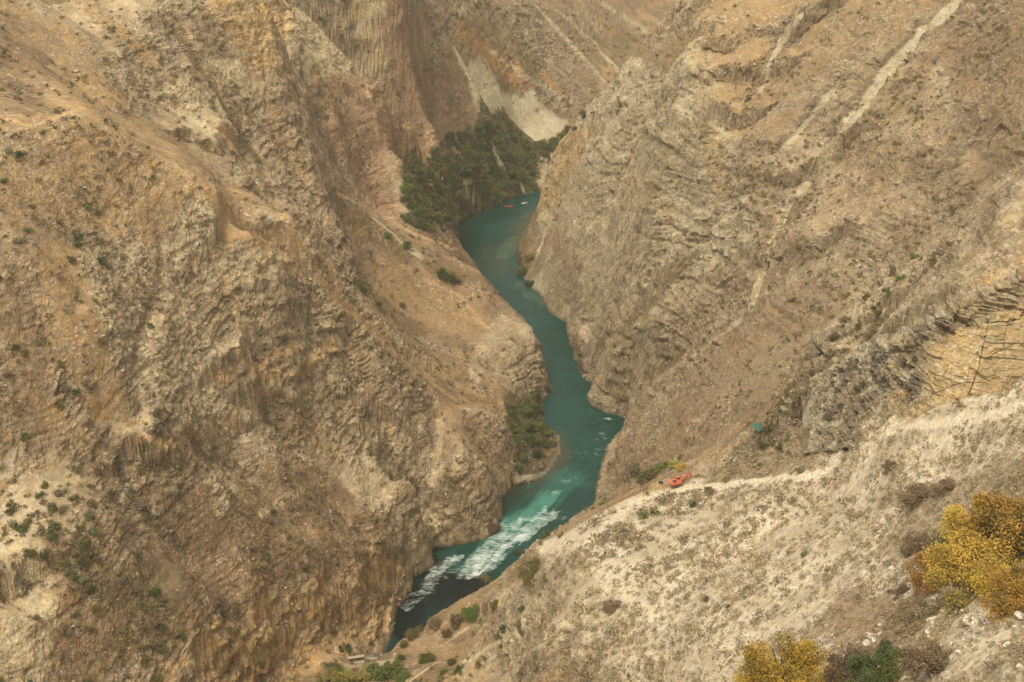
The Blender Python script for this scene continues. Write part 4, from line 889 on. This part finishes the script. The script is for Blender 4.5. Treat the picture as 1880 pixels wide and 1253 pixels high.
# stones
stm = mat('pale_stone', (.56, .50, .38), .9, .1); t = NT(stm); tc = t.n('TexCoord'); oi = t.n('ObjectInfo')
cst = t.mix(t.rng(t.noise(tc.outputs['Object'], 2.5, 5, .7), .35, .65, 0, 1), (.42, .36, .26), (.74, .68, .55)); t.l(cst, t.p.inputs['Base Color'])
bb = t.n('Bump'); bb.inputs['Strength'].default_value = .6; bb.inputs['Distance'].default_value = .2; t.l(t.noise(tc.outputs['Object'], 4, 4, .6), bb.inputs['Height']); t.l(bb.outputs[0], t.p.inputs['Normal'])
rbm = mat('rubble_stone', (.4, .33, .22), .95, .1); t = NT(rbm); tc = t.n('TexCoord')
t.l(t.mix(t.rng(t.noise(tc.outputs['Object'], .12, 6, .7), .35, .65, 0, 1), (.25, .19, .12), (.54, .47, .34)), t.p.inputs['Base Color'])
def rock_bm(bm, seed, cuts=9, sub=2, sc3=(1, .8, .6), c=(0, 0, 0), s=1.0):
    """a stone broken along flat faces"""
    r = random.Random(seed); b = bmesh.new(); bmesh.ops.create_icosphere(b, subdivisions=sub, radius=1)
    for _ in range(cuts):
        nn = Vector((r.gauss(0, 1), r.gauss(0, 1), r.gauss(0, 1))).normalized(); dd = r.uniform(.45, .8)
        for v in b.verts:
            ex = v.co.dot(nn) - dd
            if ex > 0: v.co -= nn * ex
    for v in b.verts: v.co = Vector((v.co.x * sc3[0], v.co.y * sc3[1], v.co.z * sc3[2])) * s + Vector(c)
    me = bpy.data.meshes.new('t'); b.to_mesh(me); b.free(); bm.from_mesh(me); bpy.data.meshes.remove(me)
RK = []
for s_ in range(8):
    bm = bmesh.new(); rock_bm(bm, 40 + s_, 11, 3, (1, rnd.uniform(.55, .9), rnd.uniform(.4, .75))); me = bpy.data.meshes.new('boulder'); bm.to_mesh(me); bm.free(); me.materials.append(stm); RK.append(me)
def boulder(px, py, wp, label, group=None, var=0, pos=None, r=None, hz=1.0):
    x, yy, zz = pos or ground(px, py); r = r or math.sqrt(x * x + yy * yy + (CAM_H - zz) ** 2) * wp / FPX / 2
    o = bpy.data.objects.new('boulder', RK[var % 8]); C.objects.link(o); o.location = (x, yy, zz + r * .35); o.scale = (r, r, r * hz)
    o.rotation_euler = (rnd.uniform(-.3, .3), rnd.uniform(-.3, .3), rnd.uniform(0, 6.28)); return tag(o, label, 'boulder', group)
for n_, (px, py, wp, lb) in enumerate([(1781,1147,30,'large pale squarish boulder on the bare ground below the thicket'),(1806,1160,22,'grey brown boulder right beside the large squarish boulder'),
    (1631,1086,17,'pale boulder left of the small brown shrub below the thicket'),(1511,1110,15,'pale boulder on the open hillside above the yellow shrubs'),(1500,1136,12,'pale boulder just below the one above the yellow shrubs'),
    (1408,1196,14,'round pale boulder by the left shoulder of the yellow shrubs'),(1672,1076,16,'pale boulder at the left foot of the orange thicket'),(1696,1088,17,'second pale boulder at the left foot of the orange thicket'),
    (1637,1047,11,'small pale boulder left of the leftmost orange shrub'),(1870,1138,40,'big tilted slab at the right edge below the thicket'),(1850,1190,26,'blocky boulder at the right edge near the bottom'),
    (1585,1156,14,'pale boulder above the brown leafless shrub'),(1616,1150,13,'pale boulder above the dark green shrub'),(1372,1168,14,'pale boulder left of the yellow shrubs'),(1430,1082,10,'single white stone in the middle of the open hillside')]):
    boulder(px, py, wp, lb, None, n_)
c_ = 0
while c_ < 230:
    px, py = rnd.gauss(1720, 110), rnd.gauss(1155, 55)
    if px > 1890 or px < 1350 or py > 1262 or py < 1040: continue
    c_ += 1; boulder(px, py, min(20, rnd.lognormvariate(2.0, .5)), 'pale loose stone of the rock litter at the lower right', 'loose stones at the lower right', rnd.randrange(8))
def stones(name, pos, sz_, label):
    """many small angular stones as one sheet of rubble"""
    base = []
    for s_ in range(4):
        bm = bmesh.new(); rock_bm(bm, 80 + s_, 6, 1, (1, .75, .55)); bm.verts.ensure_lookup_table(); base.append((np.array([v.co[:] for v in bm.verts]), np.array([[l.vert.index for l in f.loops] for f in bm.faces]))); bm.free()
    V_, T_ = [], []; off = 0
    for g_ in range(4):
        kk = np.arange(g_, len(pos), 4); bv, bf = base[g_]; a_ = nr.rand(len(kk)) * 6.28; ca, sa = np.cos(a_)[:, None], np.sin(a_)[:, None]; s = sz_[kk][:, None]
        vx = (bv[None, :, 0] * ca - bv[None, :, 1] * sa) * s + pos[kk][:, 0:1]; vy = (bv[None, :, 0] * sa + bv[None, :, 1] * ca) * s + pos[kk][:, 1:2]; vz_ = bv[None, :, 2] * s + pos[kk][:, 2:3]
        V_.append(np.stack([vx, vy, vz_], -1).reshape(-1, 3)); T_.append((bf[None] + (np.arange(len(kk)) * len(bv))[:, None, None]).reshape(-1, 3) + off); off += len(kk) * len(bv)
    V_ = np.concatenate(V_).astype(np.float32); T_ = np.concatenate(T_).astype(np.int32); me = bpy.data.meshes.new(name)
    me.vertices.add(len(V_)); me.vertices.foreach_set('co', V_.ravel()); me.loops.add(T_.size); me.loops.foreach_set('vertex_index', T_.ravel())
    me.polygons.add(len(T_)); me.polygons.foreach_set('loop_start', (np.arange(len(T_)) * 3).astype(np.int32)); me.update(calc_edges=True); me.materials.append(rbm)
    o = bpy.data.objects.new(name, me); C.objects.link(o); return tag(o, label, 'stones', kind='stuff')
u_ = scatter_map(34000, None); d_ = np.sqrt(u_[0] ** 2 + u_[1] ** 2 + (CAM_H - u_[2]) ** 2)
cl2 = fbm(u_[0] / 24, u_[1] / 24, u_[2] / 24, 3, 540); ok = (u_[2] > 1) & (cl2 * 3.2 + .12 > nr.rand(len(cl2))) & (u_[1] < 1150)
k = np.where(ok)[0][:9000]; P3 = np.stack([X2[u_[6][k], u_[7][k]], Y2[u_[6][k], u_[7][k]], Z2[u_[6][k], u_[7][k]]], 1)
stones('rubble', P3, np.minimum(np.exp(nr.normal(0, .7, len(k))), 5) * d_[k] / FPX * 1.05, 'small pale stones littering every slope')
log('stones')
bl = boulder(906, 984, 46, 'wet brown boulder against the cliff at the head of the white rapids', None, 2, pos=z(903, 978, .6), r=5.2, hz=1.35)
wetst = mat('wet_stone', (.085, .052, .03), .85, .2); bl.data = bl.data.copy(); bl.data.materials.clear(); bl.data.materials.append(wetst)

# ---- built things
def mesh_obj(name, bm, m, parent=None):
    me = bpy.data.meshes.new(name); bmesh.ops.recalc_face_normals(bm, faces=bm.faces); bm.to_mesh(me); bm.free(); me.materials.append(m)
    o = bpy.data.objects.new(name, me); C.objects.link(o); o.parent = parent; return o
def box_bm(bm, c, s, rot=None, bev=.03):
    r = bmesh.ops.create_cube(bm, size=1); vs = r['verts']; bmesh.ops.scale(bm, vec=s, verts=vs)
    if bev:
        es = list({e_ for v in vs for e_ in v.link_edges}); rr = bmesh.ops.bevel(bm, geom=es, offset=bev, segments=1, affect='EDGES'); vs = list({v for f in rr['faces'] for v in f.verts} | {v for v in vs if v.is_valid})
    M_ = Matrix.Translation(c) @ (rot.to_4x4() if rot else Matrix.Identity(4)); bmesh.ops.transform(bm, matrix=M_, verts=vs); return vs
def prism(bm, prof, x0, x1):
    a_ = [bm.verts.new((x0, p[0], p[1])) for p in prof]; b_ = [bm.verts.new((x1, p[0], p[1])) for p in prof]; n = len(prof)
    bm.faces.new(a_); bm.faces.new(b_[::-1])
    for i in range(n): bm.faces.new((a_[i], a_[(i + 1) % n], b_[(i + 1) % n], b_[i]))
def top(name, loc, rz, label, cat, group=None):
    o = bpy.data.objects.new(name, None); C.objects.link(o); o.location = loc; o.rotation_euler = (0, 0, rz); return tag(o, label, cat, group)
orange = mat('orange_paint', (.58, .16, .075), .55, .3); dark = mat('dark_steel', (.045, .042, .04), .6, .4); glass = mat('cab_glass', (.06, .07, .07), .15, .5); track_m = mat('track_steel', (.09, .08, .07), .7, .3)
ex = top('excavator', ground(1243, 893), math.radians(18), 'orange tracked excavator on the ledge with its arm bent to the right', 'excavator')
# built along +x (arm), width along y
def prism_y(bm, prof, y0, y1):
    a_ = [bm.verts.new((p[0], y0, p[1])) for p in prof]; b_ = [bm.verts.new((p[0], y1, p[1])) for p in prof]; n = len(prof)
    bm.faces.new(a_); bm.faces.new(b_[::-1])
    for i in range(n): bm.faces.new((a_[i], a_[(i + 1) % n], b_[(i + 1) % n], b_[i]))
for sy in (-1, 1):
    bm = bmesh.new(); prof = [(1.6 * math.cos(t_) * 1 + (.35 * (1 if math.cos(t_) > 0 else -1)), .42 + .40 * math.sin(t_)) for t_ in np.linspace(0, 2 * math.pi, 20, endpoint=False)]
    prism_y(bm, prof, sy * 1.25 - .28, sy * 1.25 + .28)
    for xx in np.linspace(-1.6, 1.6, 10): box_bm(bm, (xx, sy * 1.25, .84), (.12, .62, .06), bev=0); box_bm(bm, (xx, sy * 1.25, .03), (.12, .62, .06), bev=0)
    tk = mesh_obj('track', bm, track_m, ex)
    bm = bmesh.new()
    for xx in (-1.4, -.7, 0, .7, 1.4): bmesh.ops.create_cone(bm, segments=14, radius1=.24, radius2=.24, depth=.64, cap_ends=True, matrix=Matrix.Translation((xx, sy * 1.25, .42)) @ Matrix.Rotation(math.pi / 2, 4, 'X'))
    mesh_obj('roller', bm, dark, tk)
bm = bmesh.new(); box_bm(bm, (0, 0, .62), (1.8, 1.9, .5), bev=.08); bmesh.ops.create_cone(bm, segments=24, radius1=.75, radius2=.75, depth=.25, cap_ends=True, matrix=Matrix.Translation((0, 0, .98))); mesh_obj('undercarriage', bm, dark, ex)
bm = bmesh.new(); prism_y(bm, [(-2.0,1.12),(1.2,1.12),(1.2,1.55),(.2,1.9),(-2.0,1.95)], -1.2, 1.2); mesh_obj('house', bm, orange, ex)
bm = bmesh.new(); prof = [(-2.0, 1.05), (-2.0, 2.05), (-2.35, 2.0), (-2.62, 1.75), (-2.62, 1.25), (-2.4, 1.05)]; prism_y(bm, prof, -1.25, 1.25); mesh_obj('counterweight', bm, orange, ex)
bm = bmesh.new(); box_bm(bm, (-1.1, -.3, 2.02), (1.3, 1.2, .22), bev=.05); bmesh.ops.create_cone(bm, segments=10, radius1=.07, radius2=.07, depth=.5, cap_ends=True, matrix=Matrix.Translation((-1.3, -.7, 2.3))); mesh_obj('engine_cover', bm, dark, ex)
bm = bmesh.new(); prism_y(bm, [(-.25, 1.56), (1.22, 1.56), (1.3, 2.0), (.95, 2.95), (-.2, 2.98)], .28, 1.2); cab = mesh_obj('cab', bm, orange, ex)
bm = bmesh.new(); prism_y(bm, [(.02, 2.05), (1.14, 2.05), (.9, 2.85), (.02, 2.87)], 1.2, 1.215); prism_y(bm, [(.02, 2.05), (1.14, 2.05), (.9, 2.85), (.02, 2.87)], .265, .28); mesh_obj('window', bm, glass, cab)
bm = bmesh.new(); vv = [bm.verts.new(c) for c in ((1.325,.36,1.98),(1.325,1.12,1.98),(.99,1.12,2.88),(.99,.36,2.88))]; bm.faces.new(vv); bmesh.ops.solidify(bm, geom=bm.faces[:], thickness=-.015); mesh_obj('window', bm, glass, cab)
bm = bmesh.new(); prism_y(bm, [(.8,1.5),(1.25,1.35),(2.6,3.0),(4.6,3.75),(4.75,4.05),(4.4,4.1),(2.3,3.6),(1.9,3.2)], -.45, -.05); mesh_obj('boom', bm, orange, ex)
bm = bmesh.new(); prism_y(bm, [(4.1,4.25),(4.5,4.4),(4.9,4.1),(4.75,1.9),(4.5,1.85),(4.35,3.4)], -.42, -.08); mesh_obj('stick', bm, orange, ex)
bm = bmesh.new(); prism_y(bm, [(4.45,2.0),(4.8,2.0),(5.0,1.55),(4.75,1.15),(4.2,1.0),(3.85,1.15),(4.25,1.35),(4.45,1.6)], -.7, .2)
for yy_ in (-.62, -.36, -.1, .12): prism_y(bm, [(3.95,1.12),(3.62,1.2),(3.95,1.02)], yy_ - .04, yy_ + .04)
mesh_obj('bucket', bm, dark, ex)
bm = bmesh.new(); tube_bm(bm, [(1.5, -.25, 1.35), (2.9, -.25, 3.1)], .09, .06, 8); tube_bm(bm, [(2.9, -.25, 4.0), (4.2, -.25, 4.35)], .08, .06, 8); mesh_obj('hydraulic_ram', bm, dark, ex)
ex.scale = (1.15,) * 3
# green canopy
gp = ground(1397, 797); tarp = mat('green_sheet', (.11, .27, .19), .7, .2); wood = mat('weathered_wood', (.24, .19, .13), .85, .1)
cn = top('canopy', gp, math.radians(25), 'green hip roofed canopy on posts beside the track', 'canopy')
bm = bmesh.new(); hx, hy = 3.3, 2.6
c4 = [bm.verts.new(v) for v in ((-hx,-hy,2.2),(hx,-hy,2.2),(hx,hy,2.2),(-hx,hy,2.2))]; r2 = [bm.verts.new((-.8,0,3.7)), bm.verts.new((.8,0,3.7))]
for f in ((c4[0],c4[1],r2[1],r2[0]),(c4[1],c4[2],r2[1]),(c4[2],c4[3],r2[0],r2[1]),(c4[3],c4[0],r2[0])): bm.faces.new(f)
bmesh.ops.solidify(bm, geom=bm.faces[:], thickness=.06); mesh_obj('roof', bm, tarp, cn)
for sx in (-1, 1):
    for sy in (-1, 1): bm = bmesh.new(); box_bm(bm, (sx * 2.9, sy * 2.2, .95), (.14, .14, 2.5), bev=.01); mesh_obj('post', bm, wood, cn)
# viewing shelter at the bottom of the gorge
shp = ground(655, 1219); sh = top('shelter', (shp[0], shp[1], shp[2] + .1), math.radians(14), 'open fronted wooden shelter with flat roof and railing at the gorge bottom', 'shelter')
greyw = mat('grey_wood', (.42, .36, .28), .85, .1)
bm = bmesh.new(); box_bm(bm, (0, 0, .1), (6.6, 3.2, .2), bev=.02); mesh_obj('floor', bm, greyw, sh)
bm = bmesh.new(); box_bm(bm, (0, 1.0, 2.55), (6.9, 1.7, .12), Matrix.Rotation(math.radians(-8), 3, 'X'), .01); mesh_obj('roof', bm, greyw, sh)
bm = bmesh.new(); box_bm(bm, (0, 1.55, 1.3), (6.4, .08, 2.2), bev=.01); mesh_obj('back_wall', bm, wood, sh)
for sx in (-3.2, -1.6, 0, 1.6, 3.2): bm = bmesh.new(); box_bm(bm, (sx, -1.5, .65), (.12, .12, 1.3), bev=.01); mesh_obj('post', bm, wood, sh)
for sx in (-3.2, 3.2): bm = bmesh.new(); box_bm(bm, (sx, .3, 1.35), (.14, .14, 2.3), bev=.01); mesh_obj('post', bm, wood, sh)
bm = bmesh.new(); box_bm(bm, (0, -1.5, 1.25), (6.5, .1, .1), bev=.01); box_bm(bm, (0, -1.5, .7), (6.5, .06, .08), bev=.01)
for sx in (-2.4, -.8, .8, 2.4): box_bm(bm, (sx, -1.5, .8), (1.5, .05, .06), Matrix.Rotation(.6, 3, 'Y'), .005)
mesh_obj('railing', bm, greyw, sh)
# blue footbridge to the right of the shelter
A_ = Vector(z(672, 1208, 14)); B_ = Vector(z(716, 1211, 14)); d = B_ - A_; Ln = d.length
fb = top('footbridge', (A_ + B_) / 2, math.atan2(d.y, d.x), 'narrow footbridge with pale blue railings right of the shelter', 'footbridge')
blue = mat('pale_blue_paint', (.16, .30, .33), .6, .3)
bm = bmesh.new(); box_bm(bm, (0, 0, 0), (Ln, 1.3, .15), bev=.02); mesh_obj('deck', bm, greyw, fb)
for sy in (-.6, .6):
    bm = bmesh.new(); box_bm(bm, (0, sy, 1.05), (Ln, .09, .09), bev=0); box_bm(bm, (0, sy, .55), (Ln, .05, .05), bev=0)
    for xx in np.linspace(-Ln / 2 + .1, Ln / 2 - .1, 9): box_bm(bm, (xx, sy, .55), (.06, .06, 1.0), bev=0)
    mesh_obj('railing', bm, blue, fb)
# signboard, post, barrel
gs = ground(1213, 892); sb = top('signboard', gs, math.radians(-10), 'small dark blue signboard on two legs left of the excavator', 'signboard')
bm = bmesh.new(); box_bm(bm, (0, 0, 1.15), (1.7, .06, 1.2), bev=.02); mesh_obj('panel', bm, mat('dark_blue_panel', (.05, .055, .075), .6, .3), sb)
for sx in (-.7, .7): bm = bmesh.new(); box_bm(bm, (sx, .05, .6), (.08, .08, 1.5), bev=0); mesh_obj('leg', bm, dark, sb)
gs = ground(1247, 908); bm = bmesh.new(); box_bm(bm, (0, 0, .55), (.22, .22, 1.5), bev=.04); box_bm(bm, (0, 0, 1.33), (.3, .3, .08), bev=.02); o = mesh_obj('marker_post', bm, mat('white_paint', (.72, .70, .62), .6, .3)); o.location = gs; tag(o, 'short white marker post below the excavator', 'post')
gs = ground(1111, 1019); bm = bmesh.new(); prev = None
for zz_, r_ in ((-.2,.36),(.02,.38),(.1,.35),(.45,.36),(.5,.38),(.55,.36),(.95,.36),(1.05,.38),(1.1,.36),(1.1,.1)):
    ring = [bm.verts.new((r_ * math.cos(2 * math.pi * k / 16), r_ * math.sin(2 * math.pi * k / 16), zz_)) for k in range(16)]
    if prev:
        for k in range(16): bm.faces.new((prev[k], prev[(k + 1) % 16], ring[(k + 1) % 16], ring[k]))
    prev = ring
bm.faces.new(prev); o = mesh_obj('barrel', bm, mat('black_drum', (.035, .028, .02), .5, .4)); o.location = gs; tag(o, 'small black barrel standing on the bare ground of the hillside', 'barrel')
# boats
def boat(px, py, rz, L_, hullm, label, canopy):
    b = top('boat', z(px, py, .06), rz, label, 'boat'); W_ = L_ * .34
    bm = bmesh.new(); secs = []
    for k in range(9):
        u = k / 8; hw = W_ / 2 * (1 - max(0, u - .45) ** 2 * 3.1) * (.9 + .1 * min(1, u * 4)); hw = max(hw, .05); sheer = .55 + .35 * u ** 2; x = -L_ / 2 + L_ * u
        secs.append([bm.verts.new((x, -hw, sheer)), bm.verts.new((x, -hw * .75, -.12)), bm.verts.new((x, 0, -.25 + .25 * u ** 3)), bm.verts.new((x, hw * .75, -.12)), bm.verts.new((x, hw, sheer)),
                     bm.verts.new((x, hw * .86, sheer)), bm.verts.new((x, hw * .8, .18)), bm.verts.new((x, -hw * .8, .18)), bm.verts.new((x, -hw * .86, sheer))])
    for a_, c in zip(secs[:-1], secs[1:]):
        for k in range(9): bm.faces.new((a_[k], a_[(k + 1) % 9], c[(k + 1) % 9], c[k]))
    bm.faces.new(secs[0]); bm.faces.new(secs[-1][::-1]); mesh_obj('hull', bm, hullm, b)
    for xx in (-.2, .05, .25): bm = bmesh.new(); box_bm(bm, (xx * L_, 0, .42), (.4, W_ * .7, .12), bev=.02); mesh_obj('seat', bm, mat('seat_pad', (.30, .26, .20), .8, .2), b)
    bm = bmesh.new(); box_bm(bm, (-L_ / 2 - .15, 0, .55), (.35, .4, .8), bev=.08); mesh_obj('outboard_motor', bm, dark, b)
    bm = bmesh.new(); box_bm(bm, (.33 * L_, 0, .85), (.06, W_ * .7, .4), Matrix.Rotation(-.5, 3, 'Y'), .01); mesh_obj('windscreen', bm, glass, b)
    return b
boat(934, 380, math.radians(186), 7.2, mat('red_hull', (.50, .045, .045), .4, .5), 'red open motor boat on the far bend of the river', True)
boat(963, 374, math.radians(22), 5.0, mat('white_hull', (.80, .80, .76), .4, .5), 'white open motor boat behind the red one on the far bend', False)
log('objects done')

# warm air that fades the far slopes
hz = bpy.data.materials.new('haze'); hz.use_nodes = True; hn = hz.node_tree; hn.nodes.clear(); pv = hn.nodes.new('ShaderNodeVolumePrincipled'); ho = hn.nodes.new('ShaderNodeOutputMaterial')
pv.inputs['Color'].default_value = (1.0, .93, .78, 1); pv.inputs['Density'].default_value = 0.00013; pv.inputs['Anisotropy'].default_value = 0.2; hn.links.new(pv.outputs[0], ho.inputs['Volume'])
bm = bmesh.new(); bmesh.ops.create_cube(bm, size=1); bmesh.ops.transform(bm, matrix=Matrix.Translation((0, 990, 370)) @ Matrix.Diagonal((2600, 2300, 760, 1)), verts=bm.verts)
me = bpy.data.meshes.new('haze'); bm.to_mesh(me); bm.free(); me.materials.append(hz); ho_ = bpy.data.objects.new('haze', me); C.objects.link(ho_); ho_['kind'] = 'stuff'
